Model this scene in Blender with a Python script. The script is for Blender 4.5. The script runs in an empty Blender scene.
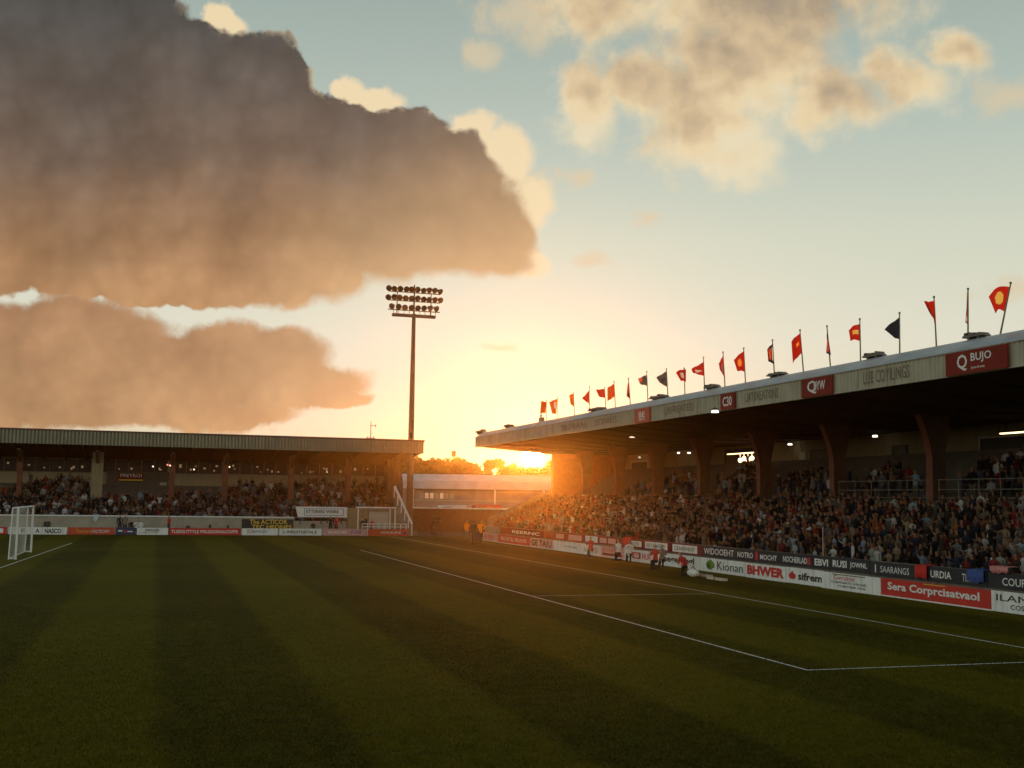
import bpy, math, random
import numpy as np
from mathutils import Matrix, Vector
random.seed(11); RNG = np.random.default_rng(5)
SC = bpy.context.scene; COL = SC.collection
rad = math.radians

# ------------------------------------------------------------------ frame of the ground
# pitch frame: t = across (towards the long stand), s = along (away from the camera), z = up
TH = rad(17.374); CT, ST = math.cos(TH), math.sin(TH)
FPX, ROLL, PITCH, CAMZ = 1130.0, 0.014, math.atan(116 / 1130), 3.5
def W(t, s, z=0.0): return (t * CT - s * ST, t * ST + s * CT, z)
def ray(px, py):
    dx, dy = px - 512, py - 384
    c, s = math.cos(ROLL), math.sin(ROLL)
    X = (dx * c + dy * s) / FPX; V = -(-dx * s + dy * c) / FPX
    x, y, z = X, math.cos(PITCH) - V * math.sin(PITCH), math.sin(PITCH) + V * math.cos(PITCH)
    return x * CT + y * ST, -x * ST + y * CT, z            # (t, s, z) per unit
def onT(px, py, t): r = ray(px, py); k = t / r[0]; return r[1] * k, r[2] * k + CAMZ        # s, z
def onS(px, py, s): r = ray(px, py); k = s / r[1]; return r[0] * k, r[2] * k + CAMZ        # t, z
def onZ(px, py, z): r = ray(px, py); k = (z - CAMZ) / r[2]; return r[0] * k, r[1] * k      # t, s
def proj(t, s, z):
    x, y, _ = W(t, s); zz = z - CAMZ
    d = y * math.cos(PITCH) + zz * math.sin(PITCH); v = -y * math.sin(PITCH) + zz * math.cos(PITCH)
    X, V = x / d * FPX, -v / d * FPX
    c, s_ = math.cos(ROLL), math.sin(ROLL)
    return 512 + X * c - V * s_, 384 + X * s_ + V * c

# ------------------------------------------------------------------ materials
def nodes(m): m.use_nodes = True; return m.node_tree
def mat(name, col, rough=.75, var=.25, scale=3.0, bump=0.0, metal=0.0, dirt=None, spec=.3):
    m = bpy.data.materials.new(name); nt = nodes(m); b = nt.nodes['Principled BSDF']
    b.inputs['Roughness'].default_value = rough; b.inputs['Metallic'].default_value = metal
    b.inputs['Specular IOR Level'].default_value = spec
    tc = nt.nodes.new('ShaderNodeTexCoord')
    n = nt.nodes.new('ShaderNodeTexNoise'); n.inputs['Scale'].default_value = scale; n.inputs['Detail'].default_value = 6
    nt.links.new(tc.outputs['Object'], n.inputs['Vector'])
    r = nt.nodes.new('ShaderNodeValToRGB')
    c0 = [max(0, c * (1 - var)) for c in col]; c1 = [min(1, c * (1 + var)) for c in col]
    r.color_ramp.elements[0].color = (*c0, 1); r.color_ramp.elements[1].color = (*c1, 1)
    r.color_ramp.elements[0].position = .3; r.color_ramp.elements[1].position = .7
    nt.links.new(n.outputs['Fac'], r.inputs['Fac'])
    out = r.outputs['Color']
    if dirt:                                        # streaks of dirt running down
        mp = nt.nodes.new('ShaderNodeMapping'); mp.inputs['Scale'].default_value = (2.2, 2.2, .25)
        nt.links.new(tc.outputs['Object'], mp.inputs['Vector'])
        n2 = nt.nodes.new('ShaderNodeTexNoise'); n2.inputs['Scale'].default_value = 2.0; n2.inputs['Detail'].default_value = 5
        nt.links.new(mp.outputs[0], n2.inputs['Vector'])
        r2 = nt.nodes.new('ShaderNodeValToRGB'); r2.color_ramp.elements[0].position = .5; r2.color_ramp.elements[1].position = .72
        r2.color_ramp.elements[0].color = (0, 0, 0, 1); r2.color_ramp.elements[1].color = (.7, .7, .7, 1)
        nt.links.new(n2.outputs['Fac'], r2.inputs['Fac'])
        mx = nt.nodes.new('ShaderNodeMix'); mx.data_type = 'RGBA'
        nt.links.new(r2.outputs['Color'], mx.inputs['Factor']); nt.links.new(out, mx.inputs[6]); mx.inputs[7].default_value = (*dirt, 1)
        out = mx.outputs[2]
    nt.links.new(out, b.inputs['Base Color'])
    if bump:
        bp = nt.nodes.new('ShaderNodeBump'); bp.inputs['Strength'].default_value = bump; bp.inputs['Distance'].default_value = .02
        nt.links.new(n.outputs['Fac'], bp.inputs['Height']); nt.links.new(bp.outputs[0], b.inputs['Normal'])
    return m
def emit(name, col, st):
    m = bpy.data.materials.new(name); nt = nodes(m); b = nt.nodes['Principled BSDF']
    b.inputs['Base Color'].default_value = (.8, .8, .8, 1)
    b.inputs['Emission Color'].default_value = (*col, 1); b.inputs['Emission Strength'].default_value = st
    return m
def cloth_mat(name, col, trans=.55):
    m = bpy.data.materials.new(name); nt = nodes(m); b = nt.nodes['Principled BSDF']
    o = nt.nodes['Material Output']; tr = nt.nodes.new('ShaderNodeBsdfTranslucent'); mx = nt.nodes.new('ShaderNodeMixShader')
    b.inputs['Base Color'].default_value = (*col, 1); b.inputs['Roughness'].default_value = .8; tr.inputs['Color'].default_value = (*col, 1)
    mx.inputs[0].default_value = trans
    nt.links.new(b.outputs[0], mx.inputs[1]); nt.links.new(tr.outputs[0], mx.inputs[2]); nt.links.new(mx.outputs[0], o.inputs['Surface'])
    return m
M = dict(
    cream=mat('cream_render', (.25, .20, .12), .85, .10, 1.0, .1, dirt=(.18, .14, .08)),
    palewall=mat('pale_wall', (.36, .33, .27), .9, .12, 1.5, .2, dirt=(.28, .25, .2)),
    concrete=mat('concrete', (.22, .21, .18), .9, .2, 2.5, .4, dirt=(.13, .12, .10)),
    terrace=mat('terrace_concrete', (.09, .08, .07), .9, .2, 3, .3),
    fascia=mat('ribbed_fascia', (.40, .37, .29), .6, .1, 1.2, dirt=(.22, .19, .14)),
    fascia2=mat('ribbed_fascia_grey', (.24, .235, .17), .6, .1, 1.2, dirt=(.17, .17, .15)),
    roof=mat('roof_sheet', (.38, .41, .44), .45, .15, 1.0, metal=.3),
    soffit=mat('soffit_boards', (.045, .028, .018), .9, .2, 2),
    oxide=mat('red_oxide_steel', (.15, .048, .022), .6, .25, 3),
    darksteel=mat('dark_steel', (.05, .045, .045), .5, .3, 4),
    brown=mat('brown_steel', (.10, .06, .04), .55, .25, 2),
    white=mat('white_paint', (.75, .75, .74), .5, .06, 4),
    boardwhite=mat('board_white', (.76, .79, .80), .5, .06, 2, dirt=(.45, .44, .42)),
    boardred=mat('board_red', (.52, .035, .025), .5, .12, 2),
    boardorange=mat('board_orange_red', (.50, .07, .03), .5, .12, 2),
    boardnavy=mat('board_navy', (.025, .04, .11), .5, .15, 2),
    boardblack=mat('board_black', (.022, .026, .034), .5, .2, 2),
    boardpink=mat('board_pale_red', (.55, .33, .32), .5, .12, 2),
    maroon=mat('sign_maroon', (.20, .020, .012), .8, .12, 2),
    ink=mat('black_lettering', (.02, .02, .022), .6, .1, 4),
    inkred=mat('red_lettering', (.55, .03, .03), .6, .1, 4),
    inkblue=mat('blue_lettering', (.04, .07, .30), .6, .1, 4),
    inkwhite=mat('white_lettering', (.75, .76, .76), .6, .05, 4),
    inkyellow=mat('yellow_lettering', (.72, .50, .06), .6, .1, 4),
    inkbrown=mat('faded_lettering', (.19, .155, .105), .7, .1, 4),
    green=mat('emblem_green', (.12, .25, .03), .6, .15, 4),
    leaf2=mat('emblem_dark_green', (.03, .10, .02), .6, .15, 4),
    line=mat('line_paint', (.62, .62, .56), .9, .2, 6),
    net=mat('net_cord', (.55, .55, .53), .8, .05, 4),
    glass=mat('dark_glass', (.035, .03, .025), .45, .2, 2, spec=.25),
    doorm=mat('door_paint', (.10, .085, .065), .6, .2, 2),
    pale=mat('pale_door', (.42, .40, .34), .6, .1, 2),
    shedroof=mat('shed_roof', (.50, .50, .55), .55, .12, .8, metal=.1),
    shedwall=mat('shed_wall', (.30, .25, .24), .85, .2, 1.2),
    brick=mat('brick_wall', (.10, .060, .035), .9, .3, 4, .3),
    bark=mat('bark', (.09, .065, .045), .9, .3, 6, .4),
    foam=mat('foam_pad', (.62, .52, .42), .8, .1, 4),
    equip=mat('weathered_equipment', (.17, .155, .13), .6, .4, 3),
    pink=mat('pink_cloth', (.55, .22, .22), .85, .15, 6),
    bluecloth=mat('blue_cloth', (.05, .09, .30), .85, .2, 6),
    redcloth=mat('red_cloth', (.55, .035, .03), .85, .15, 6),
    palecloth=mat('pale_blue_cloth', (.45, .55, .62), .85, .1, 6),
    dimlamp=emit('dim_lamp', (1, .80, .6), 1.6),
    lamp=emit('lamp_lens', (1, .86, .66), 3.5),
    lamp2=emit('tube_lamp', (1, .72, .36), 3.0),
    glow=emit('window_glow', (1, .55, .2), .13),  # amber emission; stands in for reflections in the end stand's panes
    reddot=emit('red_lamp', (1, .12, .08), 3.0),
    fred=cloth_mat('flag_red', (.72, .075, .03), .6), forange=cloth_mat('flag_orange', (.80, .26, .04), .65),
    fnavy=cloth_mat('flag_navy', (.04, .045, .08), .35), fgrey=cloth_mat('flag_grey', (.22, .20, .19), .4),
    fyellow=cloth_mat('flag_yellow', (.70, .50, .12), .5), fwhite=cloth_mat('flag_white', (.7, .66, .6), .5),
    fblue=cloth_mat('flag_blue', (.06, .12, .32), .4),
)

# ------------------------------------------------------------------ mesh builder (pitch frame)
class MB:
    def __init__(s): s.v = []; s.f = []; s.m = []
    def add(s, vs, fs, mi=0):
        n = len(s.v); s.v += [tuple(p) for p in vs]; s.f += [tuple(i + n for i in f) for f in fs]; s.m += [mi] * len(fs); return s
    def box(s, t0, t1, s0, s1, z0, z1, mi=0):
        return s.add([(t0, s0, z0), (t1, s0, z0), (t1, s1, z0), (t0, s1, z0), (t0, s0, z1), (t1, s0, z1), (t1, s1, z1), (t0, s1, z1)],
                     [(0, 3, 2, 1), (4, 5, 6, 7), (0, 1, 5, 4), (1, 2, 6, 5), (2, 3, 7, 6), (3, 0, 4, 7)], mi)
    def prism_s(s, poly, s0, s1, mi=0):           # polygon in (t, z) run along s
        n = len(poly)
        return s.add([(t, s0, z) for t, z in poly] + [(t, s1, z) for t, z in poly],
                     [tuple(range(n)), tuple(range(2 * n - 1, n - 1, -1))] + [(i, i + n, (i + 1) % n + n, (i + 1) % n) for i in range(n)], mi)
    def prism_t(s, poly, t0, t1, mi=0):           # polygon in (s, z) run along t
        n = len(poly)
        return s.add([(t0, a, z) for a, z in poly] + [(t1, a, z) for a, z in poly],
                     [tuple(range(n)), tuple(range(2 * n - 1, n - 1, -1))] + [(i, i + n, (i + 1) % n + n, (i + 1) % n) for i in range(n)], mi)
    def bar(s, p0, p1, r0, r1=None, n=8, mi=0):
        r1 = r0 if r1 is None else r1
        a, b = Vector(p0), Vector(p1); d = (b - a).normalized()
        u = d.orthogonal().normalized(); w = d.cross(u)
        vs = []
        for c, r in ((a, r0), (b, r1)):
            vs += [tuple(c + (u * math.cos(2 * math.pi * i / n) + w * math.sin(2 * math.pi * i / n)) * r) for i in range(n)]
        return s.add(vs, [(i, (i + 1) % n, (i + 1) % n + n, i + n) for i in range(n)] + [tuple(range(n - 1, -1, -1)), tuple(range(n, 2 * n))], mi)
    def ball(s, c, r, n=8, k=6, mi=0):
        r = r if isinstance(r, tuple) else (r, r, r)
        vs = [(c[0], c[1], c[2] - r[2])]
        for j in range(1, k):
            a = -math.pi / 2 + math.pi * j / k
            vs += [(c[0] + r[0] * math.cos(a) * math.cos(2 * math.pi * i / n), c[1] + r[1] * math.cos(a) * math.sin(2 * math.pi * i / n), c[2] + r[2] * math.sin(a)) for i in range(n)]
        vs.append((c[0], c[1], c[2] + r[2])); L = len(vs) - 1
        fs = [(0, 1 + (i + 1) % n, 1 + i) for i in range(n)]
        for j in range(k - 2):
            fs += [(1 + j * n + i, 1 + j * n + (i + 1) % n, 1 + (j + 1) * n + (i + 1) % n, 1 + (j + 1) * n + i) for i in range(n)]
        fs += [(1 + (k - 2) * n + i, 1 + (k - 2) * n + (i + 1) % n, L) for i in range(n)]
        return s.add(vs, fs, mi)
    def build(s, name, mats, parent=None, origin=None):
        mats = mats if isinstance(mats, (list, tuple)) else [mats]
        if origin is None: origin = tuple(parent['_o']) if parent is not None else (0, 0, 0)
        me = bpy.data.meshes.new(name)
        me.from_pydata([(a - origin[0], b - origin[1], c - origin[2]) for a, b, c in s.v], [], s.f)
        for m in mats: me.materials.append(m)
        if len(mats) > 1: me.polygons.foreach_set('material_index', s.m)
        me.update()
        o = bpy.data.objects.new(name, me); COL.objects.link(o)
        if parent is not None: o.parent = parent
        else: o.location = W(*origin); o.rotation_euler = (0, 0, TH)
        o['_o'] = origin
        return o
def tag(o, label, cat, group=None):
    o['label'] = label; o['category'] = cat
    if group: o['group'] = group
    return o
def thing(name, label, cat, origin, group=None):
    o = bpy.data.objects.new(name, None); COL.objects.link(o); o.empty_display_size = .2
    o.location = W(*origin); o.rotation_euler = (0, 0, TH); o['_o'] = origin
    return tag(o, label, cat, group)
def struct(o, kind='structure'): o['kind'] = kind; return o

# lettering -----------------------------------------------------------
_tx = {}
def glyphs(text, bold=.02, shear=0):
    key = (text, bold, shear)
    if key not in _tx:
        cu = bpy.data.curves.new('lettering_source', 'FONT'); cu.body = text; cu.resolution_u = 2; cu.offset = bold; cu.shear = shear
        cu.align_x = 'LEFT'; cu.space_line = .95
        o = bpy.data.objects.new('lettering_source', cu); COL.objects.link(o)
        dg = bpy.context.evaluated_depsgraph_get(); me = bpy.data.meshes.new_from_object(o.evaluated_get(dg))
        v = np.array([tuple(p.co)[:2] for p in me.vertices]); f = [tuple(p.vertices) for p in me.polygons]
        lo, hi = v.min(0), v.max(0); v = (v - lo) / np.maximum(hi - lo, 1e-6)
        bpy.data.objects.remove(o); bpy.data.curves.remove(cu); bpy.data.meshes.remove(me)
        _tx[key] = (v, f)
    return _tx[key]
def letter(parent, text, p0, right, up, w, h, m, bold=.02, shear=0, name='lettering'):
    v, f = glyphs(text, bold, shear); p0, R, U = Vector(p0), Vector(right), Vector(up)
    mb = MB(); mb.add([tuple(p0 + R * (a * w) + U * (b * h)) for a, b in v], f)
    return mb.build(name, m, parent)
LS, LT, UZ = (0, -1, 0), (1, 0, 0), (0, 0, 1)    # reading directions on the long stand / the end stand

# ------------------------------------------------------------------ camera
cam = bpy.data.cameras.new('camera'); co = bpy.data.objects.new('camera', cam); COL.objects.link(co); SC.camera = co
cam.lens = 36 * FPX / 1024; cam.clip_end = 5000; cam.clip_start = .1
co.matrix_world = Matrix.Translation((0, 0, CAMZ)) @ Matrix.Rotation(math.pi / 2 + PITCH, 4, 'X') @ Matrix.Rotation(ROLL, 4, 'Z')

# ------------------------------------------------------------------ sky and sun
SUN_EL, SUN_AZ = rad(2.22), rad(1.10)
sd = Vector((math.sin(SUN_AZ) * math.cos(SUN_EL), math.cos(SUN_AZ) * math.cos(SUN_EL), math.sin(SUN_EL)))
sl = bpy.data.lights.new('sun', 'SUN'); sl.energy = 4.5; sl.angle = rad(.53); sl.color = (1, .60, .28)
so = bpy.data.objects.new('sun', sl); COL.objects.link(so); so.rotation_euler = sd.to_track_quat('Z', 'Y').to_euler(); so.location = (10, 300, 30)

def build_sky():
    w = bpy.data.worlds.new('World'); SC.world = w; w.use_nodes = True
    nt = w.node_tree; nt.nodes.clear(); L = nt.links.new
    def nd(t, **k):
        n = nt.nodes.new(t)
        for a, b in k.items(): setattr(n, a, b)
        return n
    def put(sock, v):
        if isinstance(v, (int, float)): sock.default_value = v
        elif isinstance(v, (tuple, list)): sock.default_value = tuple(v) + ((1,) if len(sock.default_value) == 4 and len(v) == 3 else ())
        else: L(v, sock)
    def m(op, a, b=None, c=None, clamp=False):
        n = nd('ShaderNodeMath', operation=op, use_clamp=clamp)
        for i, v in enumerate((a, b, c)):
            if v is not None: put(n.inputs[i], v)
        return n.outputs[0]
    def vm(op, a, b=None, c=None):
        n = nd('ShaderNodeVectorMath', operation=op); put(n.inputs[0], a)
        if b is not None: put(n.inputs[1], b)
        if c is not None: put(n.inputs[2], c)
        return n.outputs['Value'] if op in ('DOT_PRODUCT', 'LENGTH') else n.outputs['Vector']
    def mix(f, a, b):
        n = nd('ShaderNodeMix', data_type='RGBA'); put(n.inputs['Factor'], f); put(n.inputs[6], a); put(n.inputs[7], b); return n.outputs[2]
    def smooth(x, a, b):
        n = nd('ShaderNodeMapRange', interpolation_type='SMOOTHSTEP'); put(n.inputs[0], x); put(n.inputs[1], a); put(n.inputs[2], b); return n.outputs[0]
    def ramp(x, stops, x0, x1):
        t = m('DIVIDE', m('SUBTRACT', x, x0), x1 - x0, clamp=True)
        n = nd('ShaderNodeValToRGB'); cr = n.color_ramp
        while len(cr.elements) < len(stops): cr.elements.new(.5)
        for e, (p, c) in zip(cr.elements, stops): e.position = (p - x0) / (x1 - x0); e.color = (*c, 1)
        L(t, n.inputs[0]); return n.outputs[0]
    def noise(v, scale, det=6, rough=.55, dist=0):
        n = nd('ShaderNodeTexNoise'); put(n.inputs['Vector'], v); n.inputs['Scale'].default_value = scale; n.inputs['Detail'].default_value = det
        n.inputs['Roughness'].default_value = rough; n.inputs['Distortion'].default_value = dist; return n
    d = nd('ShaderNodeTexCoord').outputs['Generated']
    sp = nd('ShaderNodeSeparateXYZ'); L(d, sp.inputs[0])
    az = m('MULTIPLY', m('ARCTAN2', sp.outputs[0], sp.outputs[1]), 180 / math.pi)
    el = m('MULTIPLY', m('ARCSINE', sp.outputs[2]), 180 / math.pi)
    cx = nd('ShaderNodeCombineXYZ'); L(az, cx.inputs[0]); L(el, cx.inputs[1]); P = cx.outputs[0]
    def A(px, py):
        t, s, z = ray(px, py); x, y, _ = W(t, s); return math.degrees(math.atan2(x, y)), math.degrees(math.atan2(z, math.hypot(x, y)))
    # warped coordinates: broad folds, then billows; a second look a little nearer the sun shades the billows
    def vor(v, scale):
        n = nd('ShaderNodeTexVoronoi', voronoi_dimensions='2D', feature='SMOOTH_F1'); put(n.inputs['Vector'], v); n.inputs['Scale'].default_value = scale
        n.inputs['Smoothness'].default_value = .35; n.inputs['Detail'].default_value = 2.0; n.inputs['Roughness'].default_value = .45; n.inputs['Lacunarity'].default_value = 2.3; return n.outputs['Distance']
    n1 = noise(P, .20, 2, .5); n2 = noise(P, .62, 7, .63)
    w1 = vm('MULTIPLY', vm('SUBTRACT', n1.outputs['Color'], (.5, .5, .5)), (3.0, 2.2, 0))
    w2 = vm('MULTIPLY', vm('SUBTRACT', n2.outputs['Color'], (.5, .5, .5)), (1.1, 1.0, 0))
    Q = vm('ADD', P, w1); QW = vm('ADD', Q, w2)
    sa, se = math.degrees(SUN_AZ), math.degrees(SUN_EL)
    tosun = vm('NORMALIZE', vm('SUBTRACT', (sa, se, 0), P)); sc_ = nd('ShaderNodeVectorMath', operation='SCALE'); L(tosun, sc_.inputs[0]); sc_.inputs['Scale'].default_value = .55
    P2 = vm('ADD', P, sc_.outputs[0])
    w3 = vm('MULTIPLY', w2, (.4, .4, 0)); v1 = vor(vm('ADD', P, w3), .30); v1b = vor(vm('ADD', P2, w3), .30)
    n2b = noise(P2, .62, 5, .63)
    emb = m('ADD', m('MULTIPLY', m('SUBTRACT', v1b, v1), 1.0), m('MULTIPLY', m('SUBTRACT', n2.outputs['Fac'], n2b.outputs['Fac']), 1.3))
    KX = 19.6
    def ell(px, py, rx, ry, rot=0, q=None):
        a, e = A(px, py); q = vm('SUBTRACT', q or Q, (a, e, 0))
        if rot:
            n = nd('ShaderNodeVectorRotate', rotation_type='Z_AXIS'); L(q, n.inputs[0]); n.inputs['Angle'].default_value = rad(rot); q = n.outputs[0]
        q = vm('MULTIPLY', q, (KX / rx, KX / ry, 0))
        return m('SUBTRACT', 1.0, vm('LENGTH', q))
    def union(es, k=.15, q=None):
        f = lambda e: ell(*(tuple(e) + (0,) * (5 - len(e))), q=q)
        r = f(es[0])
        for e in es[1:]: r = m('SMOOTH_MAX', r, f(e), k)
        return r
    # clear sky: cream low down, teal grey above, with the sky texture's own glow mixed in
    sky = nd('ShaderNodeTexSky', sky_type='NISHITA', sun_disc=False); sky.sun_elevation = SUN_EL; sky.sun_rotation = SUN_AZ
    sky.dust_density = 1.2; sky.ozone_density = 2.5; sky.air_density = 1.0
    cosang = vm('DOT_PRODUCT', d, tuple(sd)); ang = m('MULTIPLY', m('ARCCOSINE', m('MINIMUM', cosang, 1.0)), 180 / math.pi)
    base = ramp(el, [(-6, (.9, .55, .2)), (0, (7.4, 6.3, 3.9)), (4, (7.6, 7.2, 5.5)), (8, (7.4, 7.4, 6.0)), (13, (6.4, 6.8, 5.5)), (18, (4.8, 5.6, 4.9)), (27, (2.9, 3.75, 3.5)), (60, (.9, 1.35, 1.6)), (90, (.6, .9, 1.1))], -6, 90)
    away = smooth(ang, 20, 110)                     # sky behind the camera made brighter than ahead, to light the boards
    base = mix(away, base, vm('MULTIPLY', base, (1.35, 1.28, 1.25)))
    clear = mix(.95, vm('MINIMUM', vm('MULTIPLY', sky.outputs[0], (.85, 1.0, 1.25)), (12, 10, 6)), base)
    lower = m('LESS_THAN', el, 0.0)
    # clouds: big bank, its lower shelf, and the broken group above the long stand
    bank = union([(-60, 110, 230, 190), (60, 110, 190, 130), (190, 140, 170, 125), (255, 95, 75, 72), (300, 170, 120, 95), (390, 175, 95, 78), (440, 185, 75, 68), (80, 236, 270, 66), (240, 250, 190, 62), (390, 240, 100, 46), (468, 215, 84, 60), (508, 238, 40, 38), (470, 255, 70, 36), (500, 264, 42, 24), (-80, 30, 260, 160), (100, 30, 90, 62)], .18)
    shelf = union([(60, 345, 150, 50), (190, 362, 120, 44), (60, 400, 240, 30), (262, 362, 80, 34, -8), (300, 388, 74, 22, -8), (335, 398, 42, 9, -4), (225, 378, 130, 34), (-90, 370, 180, 70), (215, 412, 80, 12)], .15, QW)
    broken = union([(585, 100, 44, 66), (650, 80, 70, 45), (745, 60, 130, 85), (700, 110, 85, 66), (725, 150, 66, 44), (830, 95, 90, 46, 10), (905, 82, 62, 32, 22), (958, 50, 44, 26, 28), (760, -10, 190, 70), (600, 5, 80, 36)], .2, QW)
    wisp = union([(1010, 100, 50, 20, 12), (1015, 282, 56, 14, 6), (585, 258, 40, 10), (650, 210, 22, 10), (528, 190, 40, 24), (480, 55, 32, 20), (525, 18, 80, 40), (500, 345, 34, 6), (575, 180, 30, 10)], .1, QW)
    tex = m('SUBTRACT', n2.outputs['Fac'], .5); lump = m('SUBTRACT', .42, v1)
    bank = m('ADD', bank, m('ADD', m('MULTIPLY', lump, .24), m('ADD', m('MULTIPLY', m('SUBTRACT', .4, vor(vm('ADD', P, w3), .8)), .08), m('MULTIPLY', tex, .11))))
    shelf = m('ADD', shelf, m('ADD', .10, m('ADD', m('MULTIPLY', lump, .22), m('MULTIPLY', tex, .5))))
    broken = m('ADD', m('ADD', broken, .10), m('ADD', m('MULTIPLY', lump, .22), m('MULTIPLY', tex, 1.0)))
    wisp = m('ADD', wisp, m('MULTIPLY', tex, 1.6))
    e2 = m('ADD', el, m('ADD', m('MULTIPLY', m('SUBTRACT', n1.outputs['Fac'], .5), 5.0), m('MULTIPLY', emb, .4)))
    coreA = ramp(m('ADD', e2, m('MULTIPLY', az, -.10)), [(2, (6.4, 4.5, 2.4)), (7.5, (5.2, 3.4, 1.75)), (11.2, (4.9, 2.95, 1.5)), (14.5, (3.1, 1.95, 1.12)), (18, (1.75, 1.32, 1.02)), (23, (1.0, .97, .92)), (28, (.60, .74, .80))], 0, 34)
    shade = m('ADD', 1.0, m('MULTIPLY', emb, .18))
    coreA = vm('MULTIPLY', coreA, vm('ADD', (0, 0, 0), shade))
    gold = smooth(ang, 19, 8)
    coreA = vm('MULTIPLY', coreA, vm('ADD', (1.06, .98, .92), vm('MULTIPLY', (1, 1, 1), m('MULTIPLY', lump, .35))))
    coreA = mix(m('MULTIPLY', gold, .6), coreA, (6.4, 4.5, 2.4))
    rim = (9.6, 8.0, 5.2)
    def cloud(under, dens, core, soft, rimw, rimamt, opac):
        a = m('MULTIPLY', smooth(dens, 0.0, soft), opac)
        c = mix(m('MULTIPLY', smooth(dens, rimw, .0), rimamt), core, rim)
        return mix(a, under, c)
    coreC = ramp(m('SUBTRACT', m('ADD', m('ADD', m('MULTIPLY', broken, .55), m('MULTIPLY', m('SUBTRACT', n1.outputs['Fac'], .42), 1.5)), m('MULTIPLY', m('SUBTRACT', el, 22.0), .035)), m('MULTIPLY', emb, .42)), [(0, (8.0, 7.0, 4.8)), (.3, (8.0, 6.4, 3.9)), (.55, (6.4, 4.8, 2.9)), (.8, (4.4, 3.4, 2.25)), (1.1, (3.2, 2.6, 1.95))], -.1, 1.2)
    sunward = smooth(ang, 34, 10)
    soft = m('ADD', .06, m('MULTIPLY', gold, .36)); rw = m('ADD', .13, m('MULTIPLY', gold, .16))
    c = cloud(clear, wisp, (7.0, 5.7, 3.7), .9, .3, .3, .7)
    c = cloud(c, broken, coreC, .65, .3, .2, .95)
    c = cloud(c, shelf, vm('MULTIPLY', coreA, (.84, .78, .76)), .30, .10, m('MULTIPLY', sunward, .25), .95)
    puffs = m('ADD', union([(222, 22, 26, 14), (352, 90, 24, 16), (375, 98, 40, 16), (505, 160, 36, 40), (535, 205, 28, 28), (475, 132, 36, 22), (520, 262, 32, 22)], .1, QW), m('MULTIPLY', tex, .9))
    c = cloud(c, puffs, (8.6, 6.9, 4.3), .40, .2, .5, .95)
    patchy = m('MULTIPLY', smooth(m('ADD', n2.outputs['Fac'], m('MULTIPLY', emb, .6)), .42, .62), m('MULTIPLY', sunward, smooth(el, 9.5, 12.5)))
    c = cloud(c, bank, coreA, soft, rw, patchy, 1.0)
    # sun disc and its aureole
    g1 = m('MULTIPLY', m('EXPONENT', m('MULTIPLY', ang, -.95)), 4.5); g2 = m('MULTIPLY', m('EXPONENT', m('MULTIPLY', ang, -.13)), 1.9)
    disc = m('MULTIPLY', smooth(ang, .55, .42), 600.0)
    glow = vm('ADD', vm('MULTIPLY', (1, .80, .42), vm('SCALE', (1, 1, 1), None)) if False else (0, 0, 0), (0, 0, 0))
    def scaled(col, k):
        n = nd('ShaderNodeVectorMath', operation='SCALE'); n.inputs[0].default_value = col; L(k, n.inputs['Scale']); return n.outputs[0]
    c = vm('ADD', c, vm('ADD', scaled((1, .66, .22), g1), vm('ADD', scaled((1, .95, .75), g2), scaled((1, .85, .6), disc))))
    c = mix(lower, c, (.5, .42, .3))
    bg = nd('ShaderNodeBackground'); L(c, bg.inputs[0]); bg.inputs[1].default_value = .1
    o = nd('ShaderNodeOutputWorld'); L(bg.outputs[0], o.inputs[0])
    w.cycles.sampling_method = 'MANUAL'; w.cycles.sample_map_resolution = 1024
build_sky()

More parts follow.
